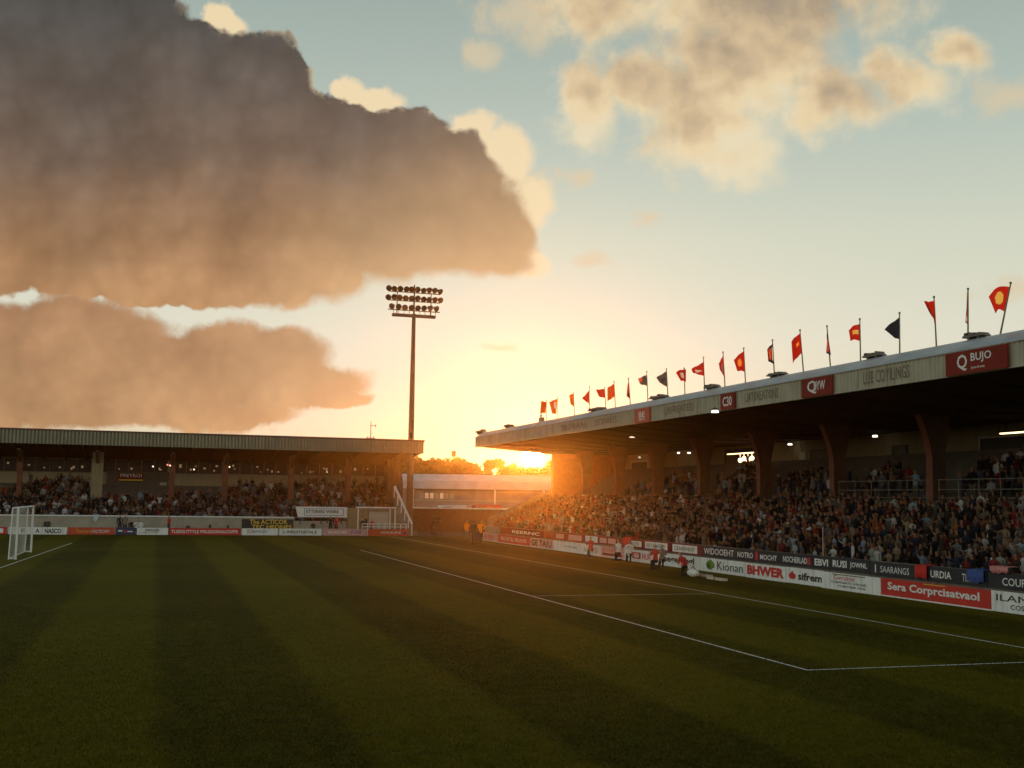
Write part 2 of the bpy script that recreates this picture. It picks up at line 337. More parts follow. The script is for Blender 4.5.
# ------------------------------------------------------------------ ground, pitch, lines
mb = MB(); mb.box(-330, 330, -150, 620, -.6, -.004); struct(mb.build('ground', mat('earth', (.07, .06, .035), .95, .3, .4, .3)))
def grass_mat():
    m = bpy.data.materials.new('mown_grass'); nt = nodes(m); b = nt.nodes['Principled BSDF']; L = nt.links.new
    tc = nt.nodes.new('ShaderNodeTexCoord'); sp = nt.nodes.new('ShaderNodeSeparateXYZ'); L(tc.outputs['Object'], sp.inputs[0])
    def mm(op, a, bb=None, cl=False):
        n = nt.nodes.new('ShaderNodeMath'); n.operation = op; n.use_clamp = cl
        for i, v in enumerate((a, bb)):
            if v is None: continue
            if isinstance(v, (int, float)): n.inputs[i].default_value = v
            else: L(v, n.inputs[i])
        return n.outputs[0]
    wob = nt.nodes.new('ShaderNodeTexNoise'); wob.inputs['Scale'].default_value = .35; wob.inputs['Detail'].default_value = 5; L(tc.outputs['Object'], wob.inputs['Vector'])
    t = mm('ADD', sp.outputs[0], mm('MULTIPLY', mm('SUBTRACT', wob.outputs['Fac'], .5), .7))
    ph = mm('FRACT', mm('DIVIDE', mm('SUBTRACT', t, .5), 5.6))
    up = nt.nodes.new('ShaderNodeMapRange'); up.interpolation_type = 'SMOOTHSTEP'; L(ph, up.inputs[0]); up.inputs[1].default_value = .40; up.inputs[2].default_value = .50
    dn = nt.nodes.new('ShaderNodeMapRange'); dn.interpolation_type = 'SMOOTHSTEP'; L(ph, dn.inputs[0]); dn.inputs[1].default_value = .99; dn.inputs[2].default_value = .90
    light = mm('MULTIPLY', up.outputs[0], dn.outputs[0])
    big = nt.nodes.new('ShaderNodeTexNoise'); big.inputs['Scale'].default_value = .12; big.inputs['Detail'].default_value = 7; L(tc.outputs['Object'], big.inputs['Vector'])
    mp = nt.nodes.new('ShaderNodeMapping'); mp.inputs['Scale'].default_value = (1, .35, 1); L(tc.outputs['Object'], mp.inputs['Vector'])
    fine = nt.nodes.new('ShaderNodeTexNoise'); fine.inputs['Scale'].default_value = 26; fine.inputs['Detail'].default_value = 6; fine.inputs['Roughness'].default_value = .7; L(mp.outputs[0], fine.inputs['Vector'])
    mid = nt.nodes.new('ShaderNodeTexNoise'); mid.inputs['Scale'].default_value = 2.2; mid.inputs['Detail'].default_value = 6; L(tc.outputs['Object'], mid.inputs['Vector'])
    k = mm('ADD', mm('MULTIPLY', light, .27), mm('ADD', mm('MULTIPLY', mm('SUBTRACT', big.outputs['Fac'], .5), .5), mm('ADD', mm('MULTIPLY', mm('SUBTRACT', fine.outputs['Fac'], .5), 1.7), mm('MULTIPLY', mm('SUBTRACT', mid.outputs['Fac'], .5), .5))))
    k = mm('ADD', k, .25, True)
    r = nt.nodes.new('ShaderNodeValToRGB'); e = r.color_ramp.elements
    e[0].color = (.026, .025, .0014, 1); e[1].color = (.155, .128, .006, 1); L(k, r.inputs[0])
    wn = nt.nodes.new('ShaderNodeTexNoise'); wn.inputs['Scale'].default_value = .55; wn.inputs['Detail'].default_value = 8; wn.inputs['Roughness'].default_value = .7; L(tc.outputs['Object'], wn.inputs['Vector'])
    wr = nt.nodes.new('ShaderNodeMapRange'); L(wn.outputs['Fac'], wr.inputs[0]); wr.inputs[1].default_value = .56; wr.inputs[2].default_value = .74; wr.inputs[4].default_value = .55
    wm = nt.nodes.new('ShaderNodeMix'); wm.data_type = 'RGBA'; L(wr.outputs[0], wm.inputs['Factor']); L(r.outputs[0], wm.inputs[6]); wm.inputs[7].default_value = (.095, .066, .014, 1)
    L(wm.outputs[2], b.inputs['Base Color']); b.inputs['Roughness'].default_value = .9; b.inputs['Specular IOR Level'].default_value = .05
    bp = nt.nodes.new('ShaderNodeBump'); bp.inputs['Strength'].default_value = .9; bp.inputs['Distance'].default_value = .035
    L(fine.outputs['Fac'], bp.inputs['Height']); L(bp.outputs[0], b.inputs['Normal'])
    return m
GR = grass_mat()
mb = MB(); mb.box(-40, 27.6, -12, 104.6, -.3, 0.0); struct(mb.build('pitch', GR))
def grass_blades():
    n = 420000; u = RNG.random(n); s_ = 12.5 * (46 / 12.5) ** u; t_ = RNG.uniform(-1, 1, n) * (s_ * .62 + 3) + s_ * .30
    keep = (t_ < 27) & (t_ > -30); s_, t_ = s_[keep], t_[keep]; n = len(s_)
    a = RNG.uniform(0, 2 * math.pi, n); h = RNG.uniform(.022, .05, n); h *= np.clip((50 - s_) / 30, .12, 1); w = RNG.uniform(.004, .008, n) * (1 + s_ / 40); lean = RNG.normal(0, .018, (n, 2))
    V = np.zeros((n, 3, 3), np.float32); V[:, 0, 0] = t_ - np.cos(a) * w; V[:, 0, 1] = s_ - np.sin(a) * w; V[:, 1, 0] = t_ + np.cos(a) * w; V[:, 1, 1] = s_ + np.sin(a) * w
    V[:, 2, 0] = t_ + lean[:, 0]; V[:, 2, 1] = s_ + lean[:, 1]; V[:, 2, 2] = h; V[:, :2, 2] = -.003
    me = bpy.data.meshes.new('grass'); me.vertices.add(3 * n); me.vertices.foreach_set('co', V.ravel()); me.loops.add(3 * n); me.loops.foreach_set('vertex_index', np.arange(3 * n, dtype=np.int32))
    me.polygons.add(n); me.polygons.foreach_set('loop_start', np.arange(0, 3 * n, 3, dtype=np.int32)); me.polygons.foreach_set('loop_total', np.full(n, 3, np.int32)); me.update(); me.materials.append(GR)
    o = bpy.data.objects.new('grass', me); COL.objects.link(o); o.rotation_euler = (0, 0, TH); o['kind'] = 'stuff'
grass_blades()
def strip(mbx, t0, s0, t1, s1, w, z=.016):
    a, b = Vector((t0, s0)), Vector((t1, s1)); d = (b - a).normalized(); n = Vector((-d.y, d.x)) * w / 2; N = 40
    for i in range(N):
        p, q = a.lerp(b, i / N), a.lerp(b, (i + 1) / N)
        mbx.add([(p.x - n.x, p.y - n.y, z), (q.x - n.x, q.y - n.y, z), (q.x + n.x, q.y + n.y, z), (p.x + n.x, p.y + n.y, z)], [(0, 1, 2, 3)])
LW = .085
mb = MB(); strip(mb, 20.82, 5, 20.82, 103, LW); strip(mb, 13.3, 21.29, 13.3, 76, LW); strip(mb, 13.36, 21.35, 20.76, 21.35, LW)
strip(mb, 13.36, 39.8, 20.76, 39.8, LW * .8); strip(mb, -7.1, 50, -5.5, 87, LW)
for a in range(1): pass
struct(mb.build('pitch_lines', M['line']))
mb = MB(); mb.box(27.65, 28.3, 10, 98, -.3, .03); mb.box(-60, 24, 104.65, 106.4, -.3, .02); struct(mb.build('path', M['terrace']))

# ------------------------------------------------------------------ long stand
ST0, ST1 = 22.0, 97.0
TC = 34.3; CS = [44.4 - 7.55 * 2, 44.4 - 7.55] + [44.4, 52.4, 60.1, 67.9, 75.1, 82.2, 89.4]
stand = thing('grandstand', 'long covered grandstand full of spectators with flags along its roof', 'grandstand', (34, 60, 0))
NROW, TR, DT, Z0, DZ = 13, 28.7, .445, .36, .195
mb = MB()
prof = [(28.3, -.2), (28.3, Z0)]
for i in range(NROW):
    prof += [(TR - .4 + DT * (i + 1), Z0 + DZ * i), (TR - .4 + DT * (i + 1), Z0 + DZ * (i + 1))]
tb = TR - .4 + DT * NROW
prof += [(tb + .25, Z0 + DZ * NROW), (tb + .25, -.2)]
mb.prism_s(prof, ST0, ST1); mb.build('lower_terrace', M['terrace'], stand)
# upper terrace behind the gangway wall
UT, UZ0, UDT, UDZ, UN = 36.2, 3.75, .75, .38, 7
mb = MB(); prof = [(tb + .26, -.2), (tb + .26, UZ0), (UT, UZ0)]
for i in range(UN): prof += [(UT + UDT * i, UZ0 + UDZ * (i + 1)), (UT + UDT * (i + 1), UZ0 + UDZ * (i + 1))]
prof += [(UT + UDT * UN, -.2)]
prof = [(t, z) for t, z in prof]
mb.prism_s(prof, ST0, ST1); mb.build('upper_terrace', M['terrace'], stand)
mb = MB(); mb.box(27.98, 28.28, ST0, ST1, -.1, .64); mb.box(28.02, 28.28, ST0, ST1, .64, 1.24); mb.build('front_wall', M['concrete'], stand)
TW = UT + UDT * UN + .02
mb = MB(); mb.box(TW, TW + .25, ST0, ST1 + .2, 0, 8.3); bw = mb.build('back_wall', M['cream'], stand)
mb = MB(); mb.box(TC, TW - .01, ST1 + .01, ST1 + .3, -.2, 8.0); mb.build('end_wall', M['oxide'], stand)
mb = MB(); pp = [(28.3, -.2), (28.3, Z0 + 1.5), (tb, Z0 + DZ * NROW + 1.5), (tb + .2, UZ0 + 1.0), (TC - .01, UZ0 + 1.0), (TC - .01, -.2)]; mb.prism_s(pp, ST1 + .02, ST1 + .26); mb.build('added_parapet', M['concrete'], stand)  # low wall added to keep the sun off the crowd's open end
# columns: upright fin with a curved bracket reaching out under the roof
def soff(t): return 8.22 - (t - 27.4) * .075 if t < 34 else 7.725 + (t - 34) * .004
for cs in CS:
    fin = [(TC, 2.2), (TC, 5.5)]
    for k in range(1, 9):
        a = k / 8; fin.append((TC - .62 * a ** 1.9, 5.5 + (soff(TC - .62 * a ** 1.9) - .03 - 5.5) * a))
    fin += [(TC + 1.1, soff(TC + 1.1) - .03), (TC + .75, 6.0), (TC + .75, 2.2)]
    mb = MB(); mb.prism_s(fin, cs - .17, cs + .17); c = mb.build('column', M['darksteel'] if False else M['brown'], stand)
    mb = MB(); pr = fin[:10]
    for (a, z), (b_, z2) in zip(pr[:-1], pr[1:]):
        mb.add([(a - .03, cs - .22, z), (a - .03, cs + .22, z), (b_ - .03, cs + .22, z2), (b_ - .03, cs - .22, z2),
                (a, cs - .22, z), (a, cs + .22, z), (b_, cs + .22, z2), (b_, cs - .22, z2)],
               [(0, 1, 2, 3), (7, 6, 5, 4), (0, 4, 5, 1), (1, 5, 6, 2), (2, 6, 7, 3), (3, 7, 4, 0)])
    mb.build('lit_edge', M['oxide'], c)  # redder strip; the light on the column's front edge is put into its colour
# roof: soffit, sheet, eave, fascia
RE = ST1 + 1.0
mb = MB(); mb.prism_s([(27.42, soff(27.42)), (34, soff(34)), (TW + .25, soff(42)), (TW + .25, soff(42) + .12), (34, soff(34) + .14), (27.42, soff(27.42) + .14)], ST0, RE)
for s_ in np.arange(ST0 + 1, RE, 3.775):           # purlins and ribs under the soffit
    mb.prism_s([(27.6, soff(27.6) - .05), (34, soff(34) - .06), (TW - .1, soff(42) - .06), (TW - .1, soff(42) - .003), (34, soff(34) - .003), (27.6, soff(27.6) - .003)], s_, s_ + .14)
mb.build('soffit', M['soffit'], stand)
mb = MB()
top = [(27.22, 9.03), (27.45, 9.2), (27.85, 9.42), (28.35, 9.60), (TW + .6, 10.1)]
mb.prism_s(top + [(TW + .6, 9.95), (28.35, 9.46), (27.5, 9.03)], ST0, RE); mb.build('roof', M['roof'], stand)
mb = MB(); z0, z1 = 8.2, 9.0
def ribs_s(mbx, t, s0, s1, z0, z1, p=.24, d=.035):
    s = s0
    while s < s1 - 1e-6:
        e = min(s + p, s1)
        q = [s, s + (e - s) * .35, s + (e - s) * .5, s + (e - s) * .85, e]; tt = [t, t, t + d, t + d, t]
        for i in range(4): mbx.add([(tt[i], q[i], z0), (tt[i + 1], q[i + 1], z0), (tt[i + 1], q[i + 1], z1), (tt[i], q[i], z1)], [(0, 1, 2, 3)])
        s = e
ribs_s(mb, 27.27, ST0, RE, z0, z1); mb.box(27.31, 27.40, ST0, RE, z0, z1)
mb.box(27.24, 27.41, ST0, RE, z1 + .002, z1 + .03); mb.box(27.25, 27.41, ST0, RE, z0 - .05, z0 - .002); fas = mb.build('fascia', M['fascia'], stand)
mb = MB(); mb.box(27.42, TW + .3, RE - .09, RE + .01, 8.3, 9.02); mb.prism_s([(27.42, 8.2), (TW + .3, 7.6), (TW + .3, 8.3), (27.42, 8.3)], RE - .085, RE); mb.build('gable_fascia', M['fascia'], stand)
for px0, px1, txt, py, hh in [(862, 908, 'LUE COYILINGS', 378, .5), (744, 777, 'LIATOREATIONS', 394, .44), (664, 692, 'LRIFREATEIS', 407, .42), (594, 616, 'SEOINARES', 420, .4), (560, 584, 'TEORAN', 428, .4)]:
    s0, _ = onT(px0, py, 27.2); s1, _ = onT(px1, py, 27.2)
    letter(fas, txt, (27.255, s0, 8.62 - hh / 2), LS, UZ, s0 - s1, hh, M['inkbrown'], .0)
# openings in the back wall
def wall_item(name, px0, px1, py0, py1, m, frame=None, d=.05):
    s0, zt = onT(px0, py0, TW); s1, _ = onT(px1, py0, TW); sm = (s0 + s1) / 2; _, zt = onT((px0 + px1) / 2, py0, TW); _, zb = onT((px0 + px1) / 2, py1, TW)
    mb = MB(); mb.box(TW - d, TW - .004, s1, s0, zb, zt); o = mb.build(name, m, bw)
    if frame:
        mb = MB(); w = .1
        mb.box(TW - d - .04, TW - .003, s0 + .003, s0 + w, zb, zt + w); mb.box(TW - d - .04, TW - .003, s1 - w, s1 - .003, zb, zt + w); mb.box(TW - d - .04, TW - .003, s1 - .003, s0 + .003, zt + .003, zt + w)
        mb.build('frame', frame, o)
    return o
wall_item('door', 894, 907, 447, 470, M['doorm'], M['darksteel'])
wall_item('door', 812, 829, 451, 480, M['doorm'], M['darksteel'])
wall_item('panel', 800, 806, 452, 480, M['pale'])
wall_item('window', 726, 757, 450, 476, M['glass'], M['darksteel'])
wall_item('window', 981, 1040, 437, 470, M['glass'], M['pale'])
wall_item('window', 632, 648, 462, 480, M['glass'], M['pale'])
# rails above the gangway wall
for a, b in [(CS[2], CS[3]), (CS[1], CS[2]), (CS[0], CS[1])]:
    mb = MB(); n = 5
    for i in range(n + 1):
        s_ = a + .45 + (b - a - .9) * i / n; mb.bar((tb + .34, s_, UZ0), (tb + .34, s_, UZ0 + .95), .02, n=6)
    for zz in (.12, .5, .95): mb.bar((tb + .34, a + .4, UZ0 + zz), (tb + .34, b - .4, UZ0 + zz), .022, n=6)
    mb.build('railing', M['equip'], stand)
# lamps under the roof, each hung on the soffit where the photograph shows one
LAMPS = [(632, 437.5, 7.9, .55, 'small lamp under the roof near the sunset end of the stand'), (715, 412.5, 8.0, .6, 'bright oval lamp under the front of the roof, midway along the stand'),
         (790, 445, 7.5, .5, 'lamp against the cream wall beside the door with the grey frame'), (875, 437, 7.5, .5, 'lamp above the cream wall between the two large brown columns'),
         (678.5, 453.5, 7.5, .4, 'first of two close lamps before the third bay of the rear wall'), (689, 453.5, 7.5, .4, 'second of two close lamps, beside the curved column bracket'),
         (639.5, 458, 7.5, .35, 'small lamp over the bay with the pale framed window'), (609, 463, 7.4, .4, 'faint square lamp in the glare near the end wall')]
for px, py, z, r, lab in LAMPS:
    t, s = onZ(px, py, z); t = min(t, TW - .6); s, z = onT(px, py, t)
    o = thing('ceiling_lamp', lab, 'ceiling lamp', (t, s, z), 'lamps under the roof of the long stand')
    mb = MB(); r *= .62; mb.bar((t, s, z + .0), (t, s, z + .10), r * .5, r * .42, 14); mb.build('lens', M['lamp'], o)
    mb = MB(); mb.bar((t, s, z + .125), (t, s, z + .22), r * .56, r * .3, 14); mb.bar((t, s, z + .22), (t, s, soff(t) - .004), .03, n=6); mb.build('housing', M['darksteel'], o)
t0 = TW - 2.0
for px, py, w, lab, nm in [(741, 453, 26, 'long lit tube lamp with hanging globes over the packed upper rows', 1), (1016, 432, 30, 'long lit tube lamp over the upper rows at the near end', 0)]:
    s0, z = onT(px - w / 2, py, t0); s1, z1_ = onT(px + w / 2, py, t0); z = (z + z1_) / 2
    o = thing('tube_lamp', lab, 'lamp', (t0, (s0 + s1) / 2, z), 'tube lamps of the upper rows')
    mb = MB(); mb.box(t0 - .09, t0 + .09, s1, s0, z - .06, z + .0); mb.build('tube', M['lamp2'], o)
    mb = MB(); mb.box(t0 - .13, t0 + .13, s1 - .05, s0 + .05, z + .004, z + .1); mb.bar((t0, s0 - .3, z + .1), (t0, s0 - .3, soff(t0) - .004), .025, n=6); mb.bar((t0, s1 + .3, z + .1), (t0, s1 + .3, soff(t0) - .004), .025, n=6); mb.build('housing', M['darksteel'], o)
    if nm:
        for k in range(4):
            mb = MB(); s_ = s1 + .12 + .55 * k; mb.ball((t0 - .1, s_, z - .42 - .1 * (k % 2)), .17, mi=0); mb.bar((t0 - .1, s_, z - .28), (t0 - .1, s_, z - .062), .02, n=6); mb.build('globe', M['lamp2'], o)

# signs on the fascia --------------------------------------------------
def fascia_sign(px0, px1, m, lab, items):
    pym = 447 - (px0 + px1 - 950) / 2 * .19; s0, _ = onT(px0, pym, 27.2); s1, _ = onT(px1, pym, 27.2)
    o = thing('fascia_sign', lab, 'sign', (27.2, s0, 8.16), 'signs along the roof edge')
    mb = MB(); mb.box(27.16, 27.235, s1, s0, 8.17, 8.985); mb.build('panel', m, o)
    w = s0 - s1
    for txt, x, y, ww, hh, mm in items:
        letter(o, txt, (27.152, s0 - x * w, 8.17 + y * .81), LS, UZ, ww * w, hh * .81, M[mm], .015)
fascia_sign(946, 1008, M['maroon'], 'wide dark red sign with a large white Q, largest on the roof edge', [('Q', .2, .12, .17, .74, 'inkwhite'), ('BUJO', .43, .40, .33, .46, 'inkwhite'), ('Juot Irons', .43, .14, .22, .14, 'inkwhite')])
fascia_sign(802, 833, M['maroon'], 'square red sign with a white swash Q before the fourth column', [('Q', .2, .14, .32, .72, 'inkwhite'), ('BYW', .42, .3, .36, .5, 'inkwhite')])
fascia_sign(721, 735, M['maroon'], 'small dark red sign with white figures on the roof edge', [('C30', .18, .2, .64, .6, 'inkwhite')])
fascia_sign(635, 650, M['boardorange'], 'small orange red sign with a pale emblem on the roof edge', [('BE', .3, .35, .4, .4, 'inkwhite'), ('SEO', .3, .12, .4, .18, 'inkwhite')])

# flags -----------------------------------------------------------------
FT = 28.75
def flag(base, topp, quad, m, lab, wave=.12, bow=0.0, emblem=None, wtip=None):
    # quad: hoist top, hoist bottom, fly bottom, fly top in the picture, laid on the plane of the pole
    sb, zb = onT(*base, FT); st_, zt = onT(*topp, FT); zb = min(zb, 9.63)
    o = thing('flag', lab, 'flag', (FT, sb, zb), 'flags along the roof of the long stand')
    mb = MB(); mb.bar((FT, sb, zb), (FT, st_, zt), .035, .025, 8); mb.ball((FT, st_, zt + .04), .05); mb.build('pole', M['fascia2'], o)
    yb = FT * ST + sb * CT
    def onplane(q):
        a, b, c = ray(*q); k = yb / (a * ST + b * CT); return Vector((a * k, b * k, c * k + CAMZ))
    H0, H1, F1, F0 = [onplane(q) for q in quad]
    nu, nv = 30, 18
    ph = random.random() * 6
    def pt(u, v, dz=0):
        top_, bot = H0.lerp(F0, u), H1.lerp(F1, u)
        p = top_.lerp(bot, v); L_ = (F0 - H0).length
        sag = math.sin(u * math.pi) * bow
        off = dz + math.sin(u * 7 + ph + v * 1.3) * wave * u
        return (p.x + off * ST, p.y + off * CT, p.z + sag * (1 - v * .3) + math.sin(u * 9 + ph) * .03 * u)
    mb = MB(); vs = [pt(i / nu, j / nv) for j in range(nv + 1) for i in range(nu + 1)]
    vs2 = [(a + .008 * ST, b + .008 * CT, c) for a, b, c in vs]; n = len(vs); K = nu + 1
    def cut(u, v):
        for kind, u0, v0, ru, rv, em in emblem or []:
            a, b = (u - u0) / ru, (v - v0) / rv
            if kind == 'disc' and a * a + b * b < .86: return True
            if kind == 'rect' and max(abs(a), abs(b)) < .9: return True
            if kind == 'tri' and abs(a) < .9 and abs(b) < (a + 1) / 2 * .85: return True
        return False
    fs = [(j * K + i, j * K + i + 1, (j + 1) * K + i + 1, (j + 1) * K + i) for j in range(nv) for i in range(nu) if not cut((i + .5) / nu, (j + .5) / nv)]
    fs2 = [tuple(n + q for q in reversed(f)) for f in fs]
    rim = [j * K for j in range(nv + 1)] + [nv * K + i for i in range(1, K)] + [j * K + nu for j in range(nv - 1, -1, -1)] + [i for i in range(nu - 1, 0, -1)]
    fs3 = [(rim[i], rim[(i + 1) % len(rim)], n + rim[(i + 1) % len(rim)], n + rim[i]) for i in range(len(rim))]
    mb.add(vs + vs2, fs + fs2 + fs3); cl = mb.build('cloth', m, o)
    for e in emblem or []:
        kind, u0, v0, ru, rv, em = e
        mb = MB()
        if kind == 'disc':
            R, S = 5, 20; vs = [pt(u0, v0, -.012)]
            for r in range(1, R + 1):
                vs += [pt(u0 + ru * r / R * math.cos(2 * math.pi * k / S), v0 + rv * r / R * math.sin(2 * math.pi * k / S), -.012) for k in range(S)]
            fs = [(0, 1 + k, 1 + (k + 1) % S) for k in range(S)] + [(1 + (r - 1) * S + k, 1 + r * S + k, 1 + r * S + (k + 1) % S, 1 + (r - 1) * S + (k + 1) % S) for r in range(1, R) for k in range(S)]
            mb.add(vs, fs)
        else:
            N = 8; vs = [pt(u0 + (2 * i / N - 1) * ru, v0 + (2 * j / N - 1) * rv * (i / N if kind == 'tri' else 1), -.012) for j in range(N + 1) for i in range(N + 1)]
            mb.add(vs, [(j * (N + 1) + i, j * (N + 1) + i + 1, (j + 1) * (N + 1) + i + 1, (j + 1) * (N + 1) + i) for j in range(N) for i in range(N)])
        mb.build('emblem', em, cl)
F = M
flag((1000, 336), (1010.6, 284), [(1009.5, 287), (1004.5, 312), (995, 313), (988.5, 296)], F['fred'], 'broad bright red flag with a pale round crest on a leaning pole', .05, .16, [('disc', .5, .5, .27, .3, F['fyellow'])])
flag((968, 344), (968, 290), [(968.2, 291), (968.5, 325), (965, 322), (967, 293)], F['fred'], 'narrow red flag furled tight against its pole', .05, 0, [('rect', .5, .85, .4, .1, F['fwhite'])])
flag((936.5, 349), (934, 298), [(934.3, 301), (935.6, 327), (932.5, 316), (924, 302)], F['fred'], 'dark red flag hanging in a ragged wedge from a straight pole', .12, 0)
flag((899.7, 354), (899.5, 314), [(899.6, 317), (899.7, 339), (894, 338), (884, 329)], F['fnavy'], 'dark navy flag drawn out to a single point', .1, 0)
flag((860.5, 358), (859.8, 320), [(860, 324), (860.2, 341), (850, 340.5), (848.5, 330)], F['fred'], 'red flag with a short yellow bar', .06, .06, [('rect', .42, .48, .28, .14, F['fyellow'])])
flag((830.5, 367), (827, 327), [(827.2, 331), (831, 355), (826, 353), (826.8, 336)], F['fblue'], 'thin furled flag, blue on one edge and red on the other', .06, 0, [('rect', .6, .6, .3, .34, F['fred'])])
flag((803.5, 373), (800, 331), [(800.3, 333.5), (801.7, 353), (793, 363.5), (792, 341)], F['fred'], 'long red flag drooping to a rounded tail with small orange marks', .1, .05, [('rect', .4, .42, .2, .1, F['forange'])])
flag((774.5, 374), (772.5, 341), [(772.7, 343.5), (773.8, 364), (768, 361), (767, 349)], F['fnavy'], 'narrow navy flag with a pale red inner stripe', .07, 0, [('rect', .55, .5, .2, .4, F['fred']), ('rect', .15, .5, .1, .4, F['fwhite'])])
flag((745.5, 384), (743.7, 349), [(743.8, 351), (744.7, 371.5), (737, 371), (733.5, 360)], F['fred'], 'red flag with a faint orange crest over the small dark red sign', .06, .03, [('disc', .5, .5, .24, .25, F['forange'])])
flag((725, 387), (723, 353), [(723.2, 355.5), (725, 378), (720, 370), (718.5, 364)], F['fred'], 'slim red flag folded to a point, halfway along the roof', .08, 0, [('rect', .35, .6, .12, .3, F['fgrey'])])
flag((704.5, 391), (703.5, 358), [(703.5, 362), (704, 376), (693, 373), (691.5, 369)], F['fred'], 'red flag with a white wedge across its lower half', .05, 0, [('tri', .45, .62, .3, .22, F['fwhite'])])
flag((685, 396), (684.2, 369), [(686, 369.5), (686, 382), (681, 381), (676, 372)], F['fred'], 'red flag with a white square folded over its pole top', .1, .05, [('rect', .5, .5, .2, .25, F['fwhite'])])
flag((668, 398), (666.5, 369.5), [(666.6, 371), (667, 387), (660, 383), (656.5, 377.5)], F['fgrey'], 'grey flag with pale lettering drawn to a blunt point', .06, 0, [('rect', .4, .55, .2, .2, F['fnavy'])])
flag((648, 398.5), (646.7, 372), [(646.8, 375), (647.3, 386), (640, 384.5), (638, 379)], F['fgrey'], 'short grey flag with red corner above the roof', .05, .03, [('rect', .75, .3, .2, .25, F['fred'])])
flag((630.5, 406), (628.5, 379), [(628.6, 382), (630, 399), (626.5, 396), (627.5, 385)], F['fred'], 'thin red flag with navy hem, furled beside its pole', .05, 0, [('rect', .4, .8, .3, .15, F['fnavy'])])
flag((615.5, 409), (614, 382), [(614, 383.5), (614.7, 396.5), (607.5, 401.5), (607.5, 388)], F['forange'], 'orange red flag hanging aslant with a long tail', .07, 0, [('rect', .25, .5, .2, .4, F['fred'])])
flag((606, 410), (604.5, 388), [(604.6, 389), (605, 398), (599, 397), (596, 390)], F['fred'], 'small red flag blown out square next to the orange one', .05, .02)
flag((589.2, 410), (589.5, 387), [(589.5, 390), (590, 405), (586, 402), (582, 398.5)], F['fred'], 'small red flag with a white lower tip', .06, 0, [('rect', .35, .9, .3, .09, F['fwhite'])])
flag((574.5, 416), (573.5, 393), [(573.5, 393.5), (574, 406.5), (570.5, 404), (569, 395)], F['forange'], 'plain orange flag, half furled, glowing in the sun', .05, 0)
flag((557, 420), (557.7, 397.5), [(557.5, 398.5), (556, 414), (552, 413.5), (549, 402)], F['forange'], 'orange flag with a pale patch near the sunset end', .06, 0, [('rect', .3, .4, .15, .22, F['fwhite'])])
flag((546.5, 421), (546.5, 400.5), [(546.5, 402), (545.6, 413), (540, 413), (541, 401)], F['forange'], 'orange flag hanging closest to the sunset end of the roof', .05, 0)

# weathered equipment on the roof edge
for px, py, wpx, hpx, lab in [(975, 341, 24, 8, 'long weathered lamp trough under the furled red flag'), (873, 360, 20, 6.5, 'weathered lamp trough between the yellow barred and navy flags'), (776, 378, 18, 5, 'low lamp trough below the narrow navy flag'),
                              (711, 391, 13, 6, 'boxy lamp trough beside the slim folded red flag'), (658, 402, 18, 5, 'lamp trough with a raised box between the two grey flags'), (596, 413, 17, 3.5, 'flat lamp trough below the small square red flag'),
                              (508, 431, 8, 4, 'small box on the roof edge close to its far corner'), (480, 436, 9, 4, 'small box on the very corner of the roof')]:
    s0, z = onT(px - wpx * .4, py, 28.45); s1, _ = onT(px + wpx * .4, py, 28.45); sm = (s0 + s1) / 2; z = 9.55
    hh = hpx / 1130 * (sm * CT + 9) * .62
    o = thing('roof_lamp_trough', lab, 'roof lamp trough', (28.5, sm, z), 'lamp troughs along the roof edge')
    mb = MB(); w = s0 - s1; mb.prism_t([(s1, z + .14), (s0, z + .14), (s0 - .03, z + .14 + hh * .45), (s1 + .05, z + .14 + hh * .4)], 28.3, 28.75)
    for k in range(2): mb.box(28.35, 28.7, s1 + w * (.2 + .5 * k), s1 + w * (.28 + .5 * k), z - .03, z + .145)
    mb.build('trough', M['equip'], o)
    for k in range(4):
        a = s1 + w * (.06 + .24 * k); ll = w * .17; h2 = hh * random.uniform(.35, .75)
        mb = MB(); mb.prism_t([(a, z + .15 + hh * .3), (a + ll, z + .15 + hh * .3), (a + ll * random.uniform(.7, 1.1), z + .16 + hh * .3 + h2), (a + ll * random.uniform(-.1, .3), z + .16 + hh * .3 + h2 * random.uniform(.6, 1))], 28.33, 28.7)
        mb.build('lamp_head', M['darksteel'] if k % 2 else M['equip'], o)
s_, z_ = onT(541, 422, 28.6)
o = thing('roof_aerial', 'stubby aerial with crossed arms on the roof above the sun', 'aerial', (28.6, s_, 9.6))
mb = MB(); mb.bar((28.6, s_, 9.55), (28.6, s_, 10.7), .07, .03); mb.box(28.5, 28.7, s_ - .55, s_ + .3, 9.6, 9.95); mb.build('mast', M['equip'], o)
mb = MB(); mb.bar((28.6, s_ - .5, 10.35), (28.6, s_ + .3, 10.35), .035, n=6); mb.bar((28.6, s_ - .3, 10.1), (28.6, s_ + .45, 10.1), .035, n=6); mb.build('arm', M['equip'], o)

